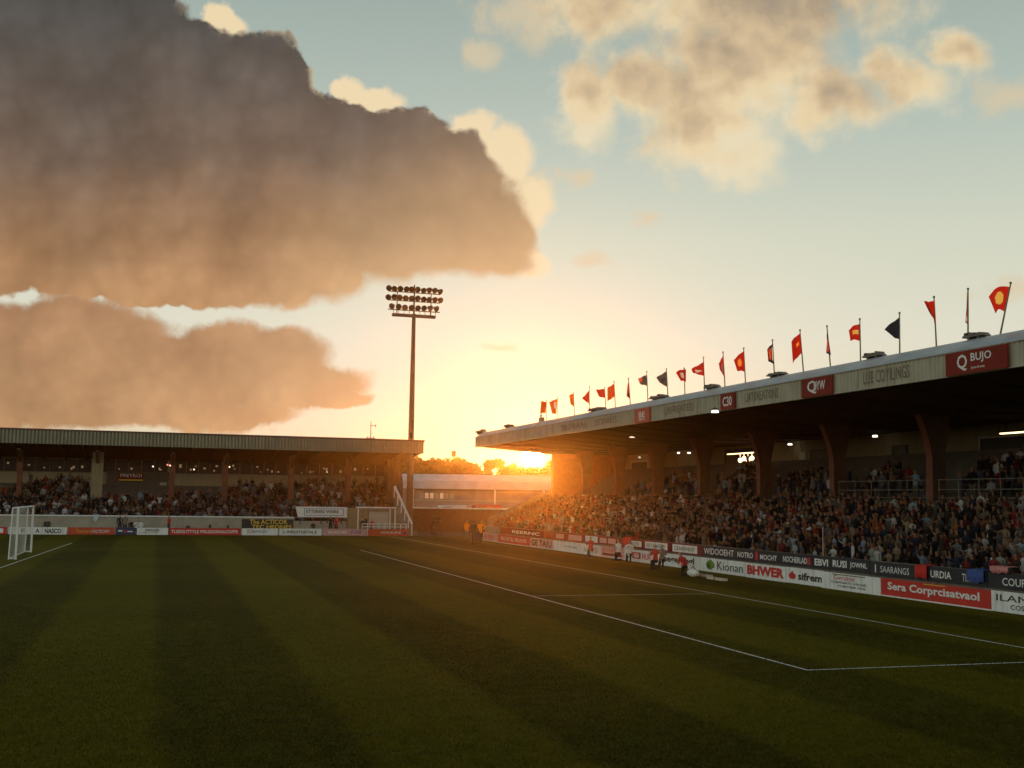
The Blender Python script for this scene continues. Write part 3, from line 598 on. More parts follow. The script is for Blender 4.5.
# pitch-side boards, long stand ------------------------------------------
def board_T(t, px0, px1, z0, z1, m, lab, items, grp, thick=.07, name='advertising_board', legs=True):
    def s_at(px): return onT(px, 540.4 + .135 * (px - 479) - 8, t)[0]
    s0, s1 = s_at(px0), s_at(px1); w = s0 - s1; h = z1 - z0
    t += random.uniform(-.02, .02); dz = random.uniform(-.012, .012); z0 += dz; z1 += dz
    o = thing(name, lab, 'advertising board', (t, (s0 + s1) / 2, 0), grp)
    mb = MB(); mb.box(t, t + thick, s1 + .012, s0 - .012, z0, z1); mb.build('panel', m, o)
    if legs:
        mb = MB(); mb.box(t - .012, t + thick + .01, s1 + .012, s0 - .012, z0 - .05, z0 - .002); mb.build('base_rail', M['boardwhite'], o)
        mb = MB()
        for q in (.2, .8): mb.prism_s([(t + thick, z1 - .1), (t + thick + .4, 0), (t + thick + .45, 0), (t + thick, z1 - .02)], s1 + w * q, s1 + w * q + .05)
        mb.build('stay', M['darksteel'], o)
    for it in items:
        if it[0] == '#':
            _, kind, x, y, ww, hh, mm = it; mb = MB(); cx, cy = s0 - (x + ww / 2) * w, z0 + (y + hh / 2) * h; a, b = ww / 2 * w, hh / 2 * h
            tt = t - .008
            if kind == 'rect': pts = [(-1, -1), (1, -1), (1, 1), (-1, 1)]
            elif kind == 'tree': pts = [(-.5, -1), (-.3, -.75), (-.85, -.55), (-1, .0), (-.75, .45), (-.3, .8), (.1, 1), (.5, .7), (.9, .2), (1, -.3), (.7, -.65), (.3, -.75), (.55, -1)]
            elif kind == 'drop': pts = [(.1, 1), (.35, .5), (.9, .1), (1, -.4), (.5, -1), (-.4, -1), (-1, -.5), (-.95, .1), (-.4, .55)]
            else: pts = [(math.cos(k * .4), math.sin(k * .4)) for k in range(16)]
            mb.add([(tt, cx - p * a, cy + q * b) for p, q in pts], [tuple(range(len(pts)))]); mb.build('emblem', M[mm], o)
        else:
            txt, x, y, ww, hh, mm = it[:6]
            letter(o, txt, (t - .012, s0 - x * w, z0 + y * h), LS, UZ, ww * w, hh * h, M[mm], it[6] if len(it) > 6 else .02)
    return o
G1 = 'pitchside boards before the long stand'
BT = 27.02
bl = lambda a, b, m, lab, it: board_T(BT, a, b, .07, .70, M[m], lab, it, G1)
bl(991, 1065, 'boardwhite', 'white board with thin black lettering, cut by the picture edge', [('ILAMTS', .08, .5, .7, .34, 'ink', 0), ('COSTS', .28, .1, .3, .26, 'ink', .01)])
bl(881, 991, 'boardred', 'big red board with large white lettering, longest of the pitchside row', [('Sera Corprcisatvaol', .07, .22, .84, .6, 'inkwhite', .03), ('#', 'rect', .42, .9, .2, .05, 'inkyellow')])
bl(822, 881, 'boardwhite', 'white board with small print under an orange swash', [('Gvruste', .22, .58, .36, .3, 'inkred', 0), ('#', 'rect', .2, .88, .56, .06, 'inkbrown'), ('CORPORATE  A RUND', .18, .34, .6, .15, 'ink', 0), ('TO BROTHER  VIASE', .28, .12, .48, .13, 'ink', 0)])
bl(785, 822, 'boardwhite', 'white board with a red drop emblem and heavy black lettering', [('#', 'drop', .1, .2, .2, .58, 'inkred'), ('sifrem', .36, .2, .64, .52, 'ink', .03)])
bl(745, 785, 'boardwhite', 'white board filled by tall red capitals', [('BHWER', .05, .16, .92, .7, 'inkred', .05)])
bl(697, 745, 'boardwhite', 'white board with a round green tree emblem', [('#', 'tree', .20, .1, .19, .82, 'green'), ('#', 'tree', .22, .12, .08, .5, 'leaf2'), ('Kionan', .44, .16, .52, .66, 'ink', .0)])
bl(652, 697, 'boardwhite', 'white board with black old style lettering behind the kneeling photographers', [('Seegenfegl', .18, .12, .76, .74, 'ink', .03)])
bl(624, 652, 'boardwhite', 'white board with a red boxed emblem behind the kneeling photographers', [('#', 'rect', .3, .2, .3, .6, 'inkred'), ('#', 'rect', .36, .3, .18, .4, 'boardwhite'), ('HUR', .66, .2, .3, .55, 'inkred')])
bl(601, 624, 'boardpink', 'pale red board with a brown lower stripe', [('ECCORBAST', .1, .5, .8, .3, 'inkred', 0), ('#', 'rect', .08, .14, .84, .2, 'maroon')])
bl(553, 601, 'boardwhite', 'white board with two small logos, one black and one red', [('~ruvinga', .22, .35, .3, .3, 'ink', 0), ('hu CORSE', .68, .2, .26, .5, 'inkred', 0)])
bl(530, 553, 'boardpink', 'pale board with thick dark capitals towards the far corner', [('GE TAIU', .06, .15, .88, .7, 'ink', .03)])
bl(498, 530, 'boardred', 'red board with blurred white wording near the stewards', [('RECASTEL PRUVOR', .1, .3, .8, .45, 'inkwhite', .0)])
bl(481, 498, 'boardpink', 'short pale board at the far corner beside the stewards', [('REB', .2, .2, .55, .55, 'inkred', .0)])
bl(1065, 1260, 'boardwhite', 'plain white board at the near end of the pitchside row', [])
# dark upper boards on the front wall
G2 = 'dark boards on the front wall of the long stand'
UB = 27.90
def bu(a, b, m, lab, it): board_T(UB, a, b, .70, 1.24, M[m], lab, it, G2, .075, legs=False)
bu(988, 1060, 'boardblack', 'black wall board with white capitals at the near end', [('COUPA', .22, .2, .42, .5, 'inkwhite', .01)])
bu(1060, 1260, 'boardblack', 'plain black wall board at the near end of the stand', [])
bu(928, 988, 'boardblack', 'black wall board with one short white word over the red board', [('URDIA', .06, .24, .36, .5, 'inkwhite', .02), ('TIRON', .6, .2, .26, .52, 'inkwhite', .0)])
bu(870, 928, 'boardblack', 'black wall board with a long white word and tall initial', [('I', .1, .2, .02, .6, 'inkwhite'), ('SAARANGS', .2, .25, .5, .48, 'inkwhite', .0)])
bu(830, 870, 'boardblack', 'black wall board with two white words over the small print board', [('RUSI', .08, .24, .36, .55, 'inkwhite', .03), ('JOWNL', .52, .24, .42, .5, 'inkwhite', .02)])
bu(813, 830, 'boardblack', 'short black wall board with four bold white letters', [('EBVI', .1, .22, .8, .55, 'inkwhite', .03)])
bu(781, 813, 'boardblack', 'black wall board with a long pale word ending in red', [('NOCHERLAD', .08, .24, .76, .5, 'inkwhite', .02), ('#', 'rect', .85, .2, .08, .6, 'inkred')])
bu(736, 781, 'boardblack', 'black wall board with two white words parted by a red mark', [('NOTRO', .04, .24, .36, .5, 'inkwhite', .02), ('#', 'rect', .45, .1, .06, .8, 'inkred'), ('MOCHT', .56, .24, .36, .45, 'inkwhite', .02)])
bu(702, 736, 'boardblack', 'black wall board with one wide white word over the green tree', [('WIDOOEHT', .06, .22, .88, .6, 'inkwhite', .01)])
bu(671, 702, 'maroon', 'brown wall board with a pale lettered panel', [('#', 'rect', .05, .12, .8, .76, 'boardwhite'), ('CEAIRWENT', .12, .3, .66, .4, 'inkbrown')])
bu(643, 671, 'maroon', 'brown wall board with a pale panel of small dark words', [('#', 'rect', .08, .14, .8, .72, 'boardwhite'), ('ESTANZES', .14, .32, .66, .36, 'inkbrown')])
bu(618, 643, 'maroon', 'brown wall board with a narrow white plate by the red jacket', [('#', 'rect', .5, .2, .45, .6, 'boardwhite'), ('RUTB', .56, .3, .3, .36, 'inkbrown')])
bu(584, 618, 'maroon', 'brown wall board with three pale plates', [('#', 'rect', .04, .14, .38, .74, 'boardwhite'), ('#', 'rect', .48, .2, .2, .6, 'boardpink'), ('#', 'rect', .72, .2, .22, .6, 'boardpink')])
bu(545, 584, 'maroon', 'brown wall board with two faint pale plates in the glare', [('#', 'rect', .3, .2, .2, .6, 'boardpink'), ('#', 'rect', .62, .16, .32, .66, 'boardpink')])
bu(500, 545, 'maroon', 'far brown wall board with a row of small white blocks', [('REERNC', .3, .25, .6, .45, 'inkwhite')])

# flags and cloths draped over the wall
def drape(px0, px1, py0, py1, m, lab, tt=27.82, emb=None):
    s0, zt = onT(px0, py0, tt); s1, zb = onT(px1, py1, tt); n = 10; mb = MB()
    a = [(s0 + (s1 - s0) * i / n) for i in range(n + 1)]
    fr = [(tt + .025 * math.sin(i * 1.9), x, zt) for i, x in enumerate(a)]; mid = [(tt - .04 + .03 * math.sin(i * 1.9 + 1), x, (zt + zb) / 2) for i, x in enumerate(a)]
    lo = [(tt + .02 * math.sin(i * 2.3), x, zb + .12 * random.random()) for i, x in enumerate(a)]; bk = [(28.3, x, max(zt, 1.26) + .01) for x in a]; K = n + 1
    mb.add(bk + fr + mid + lo, [(r * K + i, r * K + i + 1, (r + 1) * K + i + 1, (r + 1) * K + i) for r in range(3) for i in range(n)])
    o = mb.build(lab.split('|')[0], m, None, (tt, s0, 0)); o.modifiers.new('thickness', 'SOLIDIFY').thickness = .012
    tag(o, lab.split('|')[1], 'cloth', 'cloths hung over the front wall'); return o
drape(915, 927, 565, 580, M['redcloth'], 'draped_flag|crumpled red flag hung over the black wall board')
drape(967, 984, 569, 585, M['bluecloth'], 'draped_flag|blue flag with ragged lower edge hung over the front wall')
drape(990, 1008, 566, 575, M['pink'], 'draped_flag|pink and white cloth laid along the top of the front wall')
drape(624, 631, 537, 546, M['redcloth'], 'draped_flag|small bright red cloth hung on the brown wall boards')
s_, z_ = onT(822, 545, 28.1)
mb = MB(); mb.bar((28.15, s_, 1.2), (28.15, s_, 2.5), .025, .02); tag(mb.build('pole', M['boardpink'], None, (28.15, s_, 1.2)), 'thin pale pole standing on the front wall before the crowd', 'pole')

# ------------------------------------------------------------------ end stand
S_F = 107.0; TE = 24.35; TL = -24.0; EZ0, EZ1 = 7.84, 9.0
es = thing('end_stand', 'low covered stand behind the far touchline with a grey ribbed roof edge', 'grandstand', (0, 110, 0))
ER, ES0, EDS, EZ, EDZ = 14, 107.35, .48, .30, .295
mb = MB(); prof = [(106.75, -.2), (106.75, EZ)]
for i in range(ER): prof += [(106.95 + EDS * (i + 1), EZ + EDZ * i), (106.95 + EDS * (i + 1), EZ + EDZ * (i + 1))]
eb = 106.95 + EDS * ER; prof += [(eb + 2.0, EZ + EDZ * ER), (eb + 2.0, -.2)]
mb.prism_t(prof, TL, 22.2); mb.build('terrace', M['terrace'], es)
mb = MB(); mb.box(TL, 12.4, 106.5, 106.72, -.1, 1.55); mb.box(12.4, 22.4, 106.52, 106.72, -.1, 1.3)
for k in range(24): pass
mb.build('front_wall', M['palewall'], es)
mb = MB(); mb.box(TL, 12.4, 106.42, 106.74, 1.553, 1.66); mb.build('coping', M['boardwhite'], es)
SB = eb + 2.02
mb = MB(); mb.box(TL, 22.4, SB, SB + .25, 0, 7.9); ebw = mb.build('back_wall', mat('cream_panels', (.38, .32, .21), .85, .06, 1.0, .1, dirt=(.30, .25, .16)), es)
mb = MB(); mb.box(TL, TE - .1, S_F + .1, S_F + .14, EZ0, EZ1 - .05)
t = TL
while t < TE:
    q = [t, t + .15, t + .17, t + .28, t + .30]; ss = [S_F - .06, S_F - .06, S_F + .09, S_F + .09, S_F - .06]
    for i in range(4): mb.add([(q[i], ss[i], EZ0), (q[i + 1], ss[i + 1], EZ0), (q[i + 1], ss[i + 1], EZ1), (q[i], ss[i], EZ1)], [(0, 1, 2, 3)])
    t += .30
mb.build('fascia', M['fascia2'], es)
mb = MB(); mb.box(TL, TE + .35, S_F - .06, SB + .6, EZ1 + .004, EZ1 + .16); mb.build('roof', M['brown'], es)
mb = MB(); mb.prism_t([(S_F + .15, EZ0 + .03), (S_F + .15, EZ0 + .18), (SB + .4, 7.0), (SB + .4, 6.85)], TL, TE - .05)
for t in np.arange(TL + .5, TE - .5, 1.9): mb.prism_t([(S_F + .2, EZ0 - .15), (S_F + .2, EZ0 + .026), (SB - .1, 6.91), (SB - .1, 6.7)], t, t + .12)
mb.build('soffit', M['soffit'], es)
mb = MB(); mb.prism_t([(S_F + .01, EZ0), (SB + .4, 6.85), (SB + .4, EZ1), (S_F + .01, EZ1)], TE - .03, TE + .03); mb.build('gable_fascia', M['brown'], es)
SCOL = 110.4
for px, w, m in [(19.5, .42, 'oxide'), (97, 1.0, 'cream'), (172, .5, 'oxide'), (225, .5, 'oxide'), (291, .5, 'oxide'), (348, .55, 'oxide'), (390, .55, 'brown')]:
    t, _ = onS(px, 480, SCOL); mb = MB(); mb.box(t - w / 2, t + w / 2, SCOL - .2, SCOL + .2, 1.2, 7.35); c = mb.build('column', M[m], es)
    mb = MB(); mb.prism_t([(SCOL - .2, 6.3), (SCOL - .2, 7.3), (SCOL - 2.2, 7.45), (SCOL - 2.2, 7.3)], t - .12, t + .12); mb.build('bracket', M['brown'], c)
t0_, _ = onS(394, 480, 108.5)
mb = MB(); mb.prism_t([(107.2, .5), (107.2, 4.9), (107.9, 6.2), (108.6, 7.3), (SB - .01, 6.8), (SB - .01, .5)], 22.42, 22.7); mb.build('end_wall', M['brown'], es)
mb = MB(); mb.bar((22.55, 108, 6.6), (24.0, 107.6, 7.75), .14, n=8); mb.build('roof_brace', M['brown'], es)
# windows and their amber reflections, made as emissive patches, along the back wall
for a, b in [(-20, 17), (22, 92), (103, 168), (175, 222), (228, 288), (294, 345), (351, 388)]:
    ta, zt = onS(a, 457.5 + .014 * a, SB); tb_, _ = onS(b, 458, SB); _, zb = onS((a + b) / 2, 470.5 + .014 * (a + b) / 2, SB)
    mb = MB(); mb.box(ta, tb_, SB - .05, SB - .004, zb, zt); wnd = mb.build('window', M['glass'], ebw)
    mb = MB(); n = max(3, int((tb_ - ta) / 1.1))
    for i in range(n + 1):
        x = ta + (tb_ - ta) * i / n; mb.box(x - .03, x + .03, SB - .1, SB - .053, zb, zt)
    mb.box(ta, tb_, SB - .1, SB - .053, zb - .08, zb - .003); mb.build('frame', M['inkbrown'], wnd)
    for i in range(n):
        for _ in range(random.choice((0, 1, 1, 2))):
            x = ta + (tb_ - ta) * (i + .5) / n; mb = MB(); hh = (zt - zb) * random.uniform(.15, .9); ww = random.uniform(.04, .12); x += random.uniform(-.35, .35)
            mb.box(x - ww, x + ww, SB - .075, SB - .053, zb + hh * .6, zb + hh * .6 + ww * random.uniform(1, 3)); mb.build('window_glint', M['glow'], wnd)
t0_, zt = onS(107, 471, SB - .1); t1_, zb = onS(168, 500, SB - .1)
mb = MB(); mb.box(t0_, t1_, SB - .16, SB - .055, zb, zt); mb.build('recess', M['doorm'], ebw)
t0_, zt = onS(160, 482.5, SB - .2); t1_, zb = onS(166, 497, SB - .2)
mb = MB(); mb.box(t0_, t1_, SB - .24, SB - .165, zb, zt); mb.build('door', M['pale'], ebw)
# sign over the crowd
t0_, zt = onS(119, 473, SB - .6); t1_, zb = onS(143, 481, SB - .6)
o = thing('wall_sign', 'red framed sign with pale wording high in the end stand', 'sign', (t0_, SB - .6, zb))
mb = MB(); mb.box(t0_, t1_, SB - .62, SB - .56, zb, zt); mb.box(t0_ - .06, t0_ - .003, SB - .62, SB - .17, zb, zt); mb.build('panel', M['maroon'], o)
letter(o, 'PRETROI', (t0_ + .15, SB - .63, zb + .35), LT, UZ, t1_ - t0_ - .3, .32, M['inkwhite'], .01); mb = MB(); mb.box(t0_, t1_, SB - .64, SB - .622, zb, zb + .14); mb.build('trim', M['inkyellow'], o)
# small lamps
for px, py, m, lab in [(153, 466.5, 'dimlamp', 'small lamp over the recess of the end stand'), (170, 465.5, 'dimlamp', 'small lamp on the column beside the pale door'), (167.5, 464.8, 'reddot', 'tiny red lamp beside the pale door column'), (194, 469.5, 'dimlamp', 'small lamp in the fourth bay of the end stand'),
                       (229.5, 467, 'dimlamp', 'small lamp just past the fifth column'), (327, 472, 'dimlamp', 'small lamp above the crowd near the white banner')]:
    t, z = onS(px, py, 110.0); r = .075 if px != 167.5 else .07
    o = thing('wall_lamp', lab, 'lamp', (t, 110, z), 'lamps in the end stand')
    mb = MB(); mb.ball((t, 110, z), r); mb.build('bulb', M[m], o); mb = MB(); mb.bar((t, 110.02, z + r * .7), (t, 110.02, 7.12), .02, n=5); mb.bar((t, 110.0, z + r * .9), (t, 110, z + r * 2), r * 1.2, r * .5, 8); mb.build('hanger', M['darksteel'], o)
# aerial on the roof
t, zb = onS(370.5, 442, 108.5); _, zt = onS(370.5, 421, 108.5)
o = thing('roof_aerial', 'thin television aerial on the end stand roof', 'aerial', (t, 108.5, EZ1 + .16))
mb = MB(); mb.bar((t, 108.5, EZ1 + .1), (t, 108.5, zt), .045, .03, 6); mb.build('mast', M['brown'], o)
mb = MB(); mb.bar((t - .1, 108.5, zt - .45), (t + .5, 108.5, zt - .45), .03, n=5); mb.bar((t - .45, 108.5, zt - 1.65), (t + .45, 108.5, zt - 1.65), .03, n=5); mb.bar((t - .3, 108.5, zt - 1.75), (t - .3, 108.5, zt - 1.5), .03, n=5)
mb.bar((t + .45, 108.5, zt - .6), (t + .45, 108.5, zt - .3), .03, n=5); mb.bar((t + .3, 108.5, zt - 1.8), (t + .3, 108.5, zt - 1.45), .03, n=5); mb.build('arm', M['brown'], o)

# boards along the end of the pitch
G3 = 'pitchside boards before the end stand'
def board_S(px0, px1, m, lab, items, s=103.9, z0=.05, z1=.66, grp=G3, name='advertising_board', legs=True):
    py = 532; t0, _ = onS(px0, py, s); t1, _ = onS(px1, py, s); w, h = t1 - t0, z1 - z0
    o = thing(name, lab, 'advertising board', ((t0 + t1) / 2, s, 0), grp)
    mb = MB(); mb.box(t0 + .03, t1 - .03, s, s + .07, z0, z1); mb.build('panel', M[m], o)
    if legs:
        mb = MB()
        for q in (.2, .8): mb.prism_t([(s + .07, z1 - .1), (s + .45, 0), (s + .5, 0), (s + .07, z1 - .02)], t0 + w * q, t0 + w * q + .05)
        mb.build('stay', M['darksteel'], o)
    for it in items:
        if it[0] == '#':
            _, x, y, ww, hh, mm = it; mb = MB(); mb.box(t0 + x * w, t0 + (x + ww) * w, s - .012, s - .004, z0 + y * h, z0 + (y + hh) * h); mb.build('emblem', M[mm], o)
        else:
            txt, x, y, ww, hh, mm = it[:6]; letter(o, txt, (t0 + x * w, s - .014, z0 + y * h), LT, UZ, ww * w, hh * h, M[mm], it[6] if len(it) > 6 else .02)
board_S(-32, 7, 'boardred', 'red board with a white box, cut by the picture edge behind the goal', [('#', .66, .2, .24, .6, 'boardwhite'), ('RE', .3, .2, .3, .6, 'inkwhite')])
board_S(8, 67, 'boardwhite', 'pale blue white board with black capitals standing behind the goal', [('F', .22, .2, .06, .6, 'ink'), ('I', .4, .2, .02, .6, 'ink'), ('A', .46, .2, .07, .6, 'ink'), ('NASCO', .62, .16, .28, .66, 'ink', .03)])
board_S(67.5, 115, 'boardorange', 'orange red board with faded cream wording', [('Tsorers', .18, .25, .3, .45, 'inkyellow', .0), ('ONLORCHIFF', .5, .25, .38, .45, 'inkwhite', .0)])
board_S(115.5, 136, 'boardnavy', 'short navy board with two white dashes', [('#', .12, .45, .22, .2, 'inkwhite'), ('#', .58, .38, .26, .16, 'inkwhite'), ('#', .42, .3, .1, .4, 'inkred')])
board_S(136.5, 168.5, 'boardwhite', 'greyish white board with small black capitals over a thin line', [('ARRSSA', .26, .5, .46, .34, 'ink', .02), ('CORREIRSSARRNA', .08, .26, .6, .14, 'ink', 0)])
board_S(169, 241, 'boardred', 'long red board crammed with white capitals', [('TLIERSUTTYLE PIRUSSORNACOFFR', .03, .26, .93, .46, 'inkwhite', .02)])
board_S(241.5, 278, 'boardwhite', 'white board with thin blue script and red initial', [('C', .16, .3, .1, .5, 'inkred'), ('mewscon', .27, .38, .42, .32, 'inkblue', .0)])
board_S(279, 322, 'boardwhite', 'white board with one long line of black capitals', [('L-WRUSTLNTAL.E', .1, .3, .78, .42, 'ink', .02)])
board_S(323, 367, 'boardpink', 'pale red board with purple and white wording before the banner', [('VICASCIER', .1, .3, .45, .4, 'inkwhite', .02), ('TURE', .62, .25, .25, .5, 'inkblue', .0)])
board_S(368, 409, 'boardorange', 'orange board with white wording before the pale gateway', [('AONUSUEUE', .3, .3, .5, .36, 'inkwhite', .01), ('#', .86, .25, .08, .35, 'inkblue')])
# black banner with yellow wording on the wall, white banner above the wall
t0_, zt = onS(242, 517.5, 106.4); t1_, zb = onS(293, 530, 106.4)
o = thing('banner', 'black banner with two lines of yellow capitals hung on the grey wall', 'banner', (t0_, 106.35, zb))
mb = MB(); mb.box(t0_, t1_, 106.33, 106.40, zb, zt - .14); mb.build('panel', M['boardblack'], o)
letter(o, 'The ACTICOR', (t0_ + .7, 106.32, zb + .52), LT, UZ, 3.4, .42, M['inkyellow'], .02); letter(o, 'TEC HEONES', (t0_ + .9, 106.32, zb + .1), LT, UZ, 3.6, .36, M['inkyellow'], .02); mb = MB(); mb.box(t0_ + .5, t1_ - .6, 106.318, 106.327, zb + .03, zb + .07); mb.build('trim', M['inkyellow'], o)
t0_, zt = onS(295.5, 506.5, 106.3); t1_, zb = onS(347, 517.5, 106.3)
o = thing('banner', 'white tapered banner with a thin framed line of dark wording above the wall', 'banner', (t0_, 106.3, zb))
mb = MB(); mb.prism_s([(0, 0)] * 0 or [(t0_, zt), (t0_ + .25, zb), (t1_, zb), (t1_, zt)], 106.28, 106.36); mb.build('panel', M['white'], o)
mb = MB()
for a, b, c, d in [(.17, .93, .80, .84), (.17, .93, .16, .2), (.17, .18, .2, .8), (.92, .93, .2, .8)]: mb.box(t0_ + a * (t1_ - t0_), t0_ + b * (t1_ - t0_), 106.268, 106.277, zb + c * (zt - zb), zb + d * (zt - zb))
mb.build('border', M['inkblue'], o); letter(o, 'ETTSRERS WEIRE', (t0_ + 1.0, 106.266, zb + .38), LT, UZ, 3.0, .3, M['ink'], .02)
mb = MB()
for q in (.1, .5, .9): mb.box(t0_ + q * (t1_ - t0_) - .04, t0_ + q * (t1_ - t0_) + .04, 106.365, 106.44, 1.0, zt)
mb.build('post', M['darksteel'], o)
# gateway building at the corner
t0_, zt = onS(348, 508, 105.9); t1_, _ = onS(398, 508, 105.9)
o = thing('gatehouse', 'low cream block with a wide roller door at the corner of the end stand', 'gatehouse', (t0_, 105.9, 0))
t2_, zd = onS(369, 512, 105.85); t3_, zdb = onS(388, 530, 105.85)
mb = MB(); mb.box(t0_, t1_, 105.9, 106.48, 0, zt); mb.build('wall', M['cream'], o)
mb = MB(); mb.box(t0_ + .8, t1_ + .15, 105.75, 106.49, zt + .004, zt + .14); mb.build('roof', M['boardwhite'], o)
mb = MB(); mb.box(t2_, t3_, 105.86, 105.897, .02, zd)
for k in range(12): mb.box(t2_, t3_, 105.845, 105.857, .1 + k * .17, .18 + k * .17)
mb.build('roller_door', M['pale'], o)
mb = MB(); mb.box(t2_ - .14, t2_ - .003, 105.82, 105.895, .02, zd + .14); mb.box(t3_ + .003, t3_ + .14, 105.82, 105.895, .02, zd + .14); mb.box(t2_, t3_, 105.82, 105.895, zd + .003, zd + .14); mb.build('door_frame', M['cream'], o)
t4_, zw = onS(364.5, 519, 105.85); t5_, zw2 = onS(368, 525.5, 105.85); mb = MB(); mb.box(t4_, t5_, 105.85, 105.897, zw2, zw); mb.build('window', M['glass'], o)
mb = MB()
for px in (358, 390, 395):
    t, _ = onS(px, 520, 105.8); mb.bar((t, 105.8, 0), (t, 105.8, zt - .05), .06, n=8)
mb.build('downpipe', M['white'], o)
# railings before the gatehouse
tA, _ = onS(362, 530, 104.6); tB, _ = onS(406, 530, 104.6)
o = thing('railing', 'low white barrier rails before the cream block', 'railing', ((tA + tB) / 2, 104.6, 0)); mb = MB(); mb2 = MB()
for i in range(9): t = tA + (tB - tA) * i / 8; mb.bar((t, 104.6, 0), (t, 104.6, 1.15), .04, n=6)
for z in (.55, .85, 1.12): mb2.bar((tA, 104.6, z), (tB, 104.6, z), .035, n=6)
mb.build('post', M['white'], o); mb2.build('rail', M['white'], o)
# outside stair with white handrail
tA, zA = onS(394.5, 486, 105.2); tB, zB = onS(412, 524, 105.2); tB += 0
o = thing('stairs', 'steep outside stair with a bright white handrail at the end of the stand', 'stairs', (tA, 105.5, 0))
mb = MB(); n = 14; pr = [(tA + .32, -.1), (tA + .32, zA - 1.0)]
for i in range(n): a = i / n; b = (i + 1) / n; pr += [(tA + .32 + (tB - tA) * b, zA - 1.0 + (zB - zA) * a), (tA + .32 + (tB - tA) * b, zA - 1.0 + (zB - zA) * b)]
pr = pr[:-1] + [(tB + .32, -.1)]
mb.prism_s(pr, 105.35, 106.3); mb.build('flight', M['concrete'], o)
mb = MB(); mb.bar((tA, 105.2, zA), (tB, 105.2, zB), .11, n=8); mb.build('handrail', M['white'], o)
mb = MB()
for i in range(6): a = i / 5; mb.bar((tA + (tB - tA) * a, 105.2, max(0, zA - 1.1 + (zB - zA) * a)), (tA + (tB - tA) * a, 105.2, zA + (zB - zA) * a - .05), .05, n=6)
mb.build('post', M['white'], o)
# small kit along the grey wall
for px, py, w, h, lab in [(47, 524, .5, .42, 'small black loudspeaker on the grey wall near the goal'), (188, 527, .32, .24, 'small black box low on the wall over the long red board'), (210, 526.5, .2, .36, 'slim black post box over the long red board'), (228, 527, .2, .3, 'tiny dark box at the end of the long red board')]:
    t, z = onS(px, py, 106.3); o = thing('wall_box', lab, 'box', (t, 106.3, z), 'dark boxes fixed along the grey wall')
    mb = MB(); mb.prism_s([(t - w / 2, z - h / 2), (t + w / 2, z - h / 2), (t + w * .45, z + h / 2), (t - w * .45, z + h / 2)], 106.22, 106.46); mb.build('case', M['ink'], o)
    mb = MB(); mb.box(t - w * .3, t + w * .3, 106.20, 106.217, z - h * .3, z + h * .3); mb.build('grille', M['darksteel'], o)
t, z = onS(96, 515, 106.4); mb = MB()
for k in range(5): pass
mb.add([(t - .15, 106.7, 1.68), (t + .3, 106.7, 1.68), (t - .12, 106.38, 1.69), (t + .32, 106.38, 1.69), (t - .2, 106.36, 1.3), (t + .12, 106.36, 1.2), (t - .1, 106.37, 1.05)], [(0, 1, 3, 2), (2, 3, 5, 4), (4, 5, 6)])
o = mb.build('towel', M['palecloth'], None, (t, 106.4, 1.2)); o.modifiers.new('thickness', 'SOLIDIFY').thickness = .02; tag(o, 'pale blue cloth hung over the coping of the grey wall', 'cloth')

# ------------------------------------------------------------------ floodlight mast
SM = 107.7; tm, _ = onS(410, 520, SM); tm2, ztop = onS(413, 316, SM); tm = (tm + tm2) / 2
o = thing('floodlight_mast', 'tall brown floodlight mast carrying three rows of round lamps', 'floodlight mast', (tm, SM, 0))
zarm = ztop
mb = MB(); mb.bar((tm, SM, 0), (tm, SM, zarm * .5), .36, .27, 14); mb.bar((tm, SM, zarm * .5), (tm, SM, zarm + .2), .27, .18, 14); mb.bar((tm, SM, zarm + .2), (tm, SM, zarm + 3.1), .09, .07, 8); mb.build('pole', M['brown'], o)
mb = MB(); mb.box(tm - .7, tm + .7, SM - .55, SM + .55, 0, .35); mb.build('base', M['concrete'], o)
mb = MB(); mb.box(tm - 2.15, tm + 2.15, SM - .25, SM + .25, zarm - .12, zarm + .14)
for k in range(9): mb.bar((tm - 2.1 + .525 * k, SM - .3, zarm + .14), (tm - 2.1 + .525 * k, SM - .3, zarm + .5), .025, n=5)
mb.bar((tm - 2.1, SM - .3, zarm + .45), (tm + 2.1, SM - .3, zarm + .45), .025, n=5)
mb.build('platform', M['brown'], o)
mb = MB()
for z in (.85, 1.78, 2.65): mb.bar((tm - 2.6, SM, zarm + z - .33), (tm + 2.6, SM, zarm + z - .33), .05, n=6)
for x in (-1.7, 1.7): mb.bar((tm + x, SM, zarm), (tm + x, SM, zarm + 2.4), .05, n=6)
mb.build('lamp_rack', M['brown'], o)
for z, n, hw in [(.85, 8, 2.15), (1.78, 10, 2.55), (2.65, 10, 2.5)]:
    for i in range(n):
        x = tm - hw + 2 * hw * i / (n - 1); zz = zarm + z + random.uniform(-.05, .05); yaw = (i / (n - 1) - .5) * 1.3 + random.uniform(-.25, .25)
        dr = Vector((math.sin(yaw), -math.cos(yaw), -.45)).normalized(); p = Vector((x, SM - .1, zz))
        mb = MB(); mb.bar(p - dr * .2, p + dr * .14, .13, .29, 10); mb.bar(p + dr * .14, p + dr * .2, .305, .305, 10); mb.bar((x, SM, zz - .36), p - dr * .05, .035, n=5)
        fl = mb.build('floodlight', M['brown'] if i % 3 else M['darksteel'], o)
        mb = MB(); mb.bar(p + dr * .205, p + dr * .22, .26, .25, 10); mb.build('lens', M['glass'], fl)

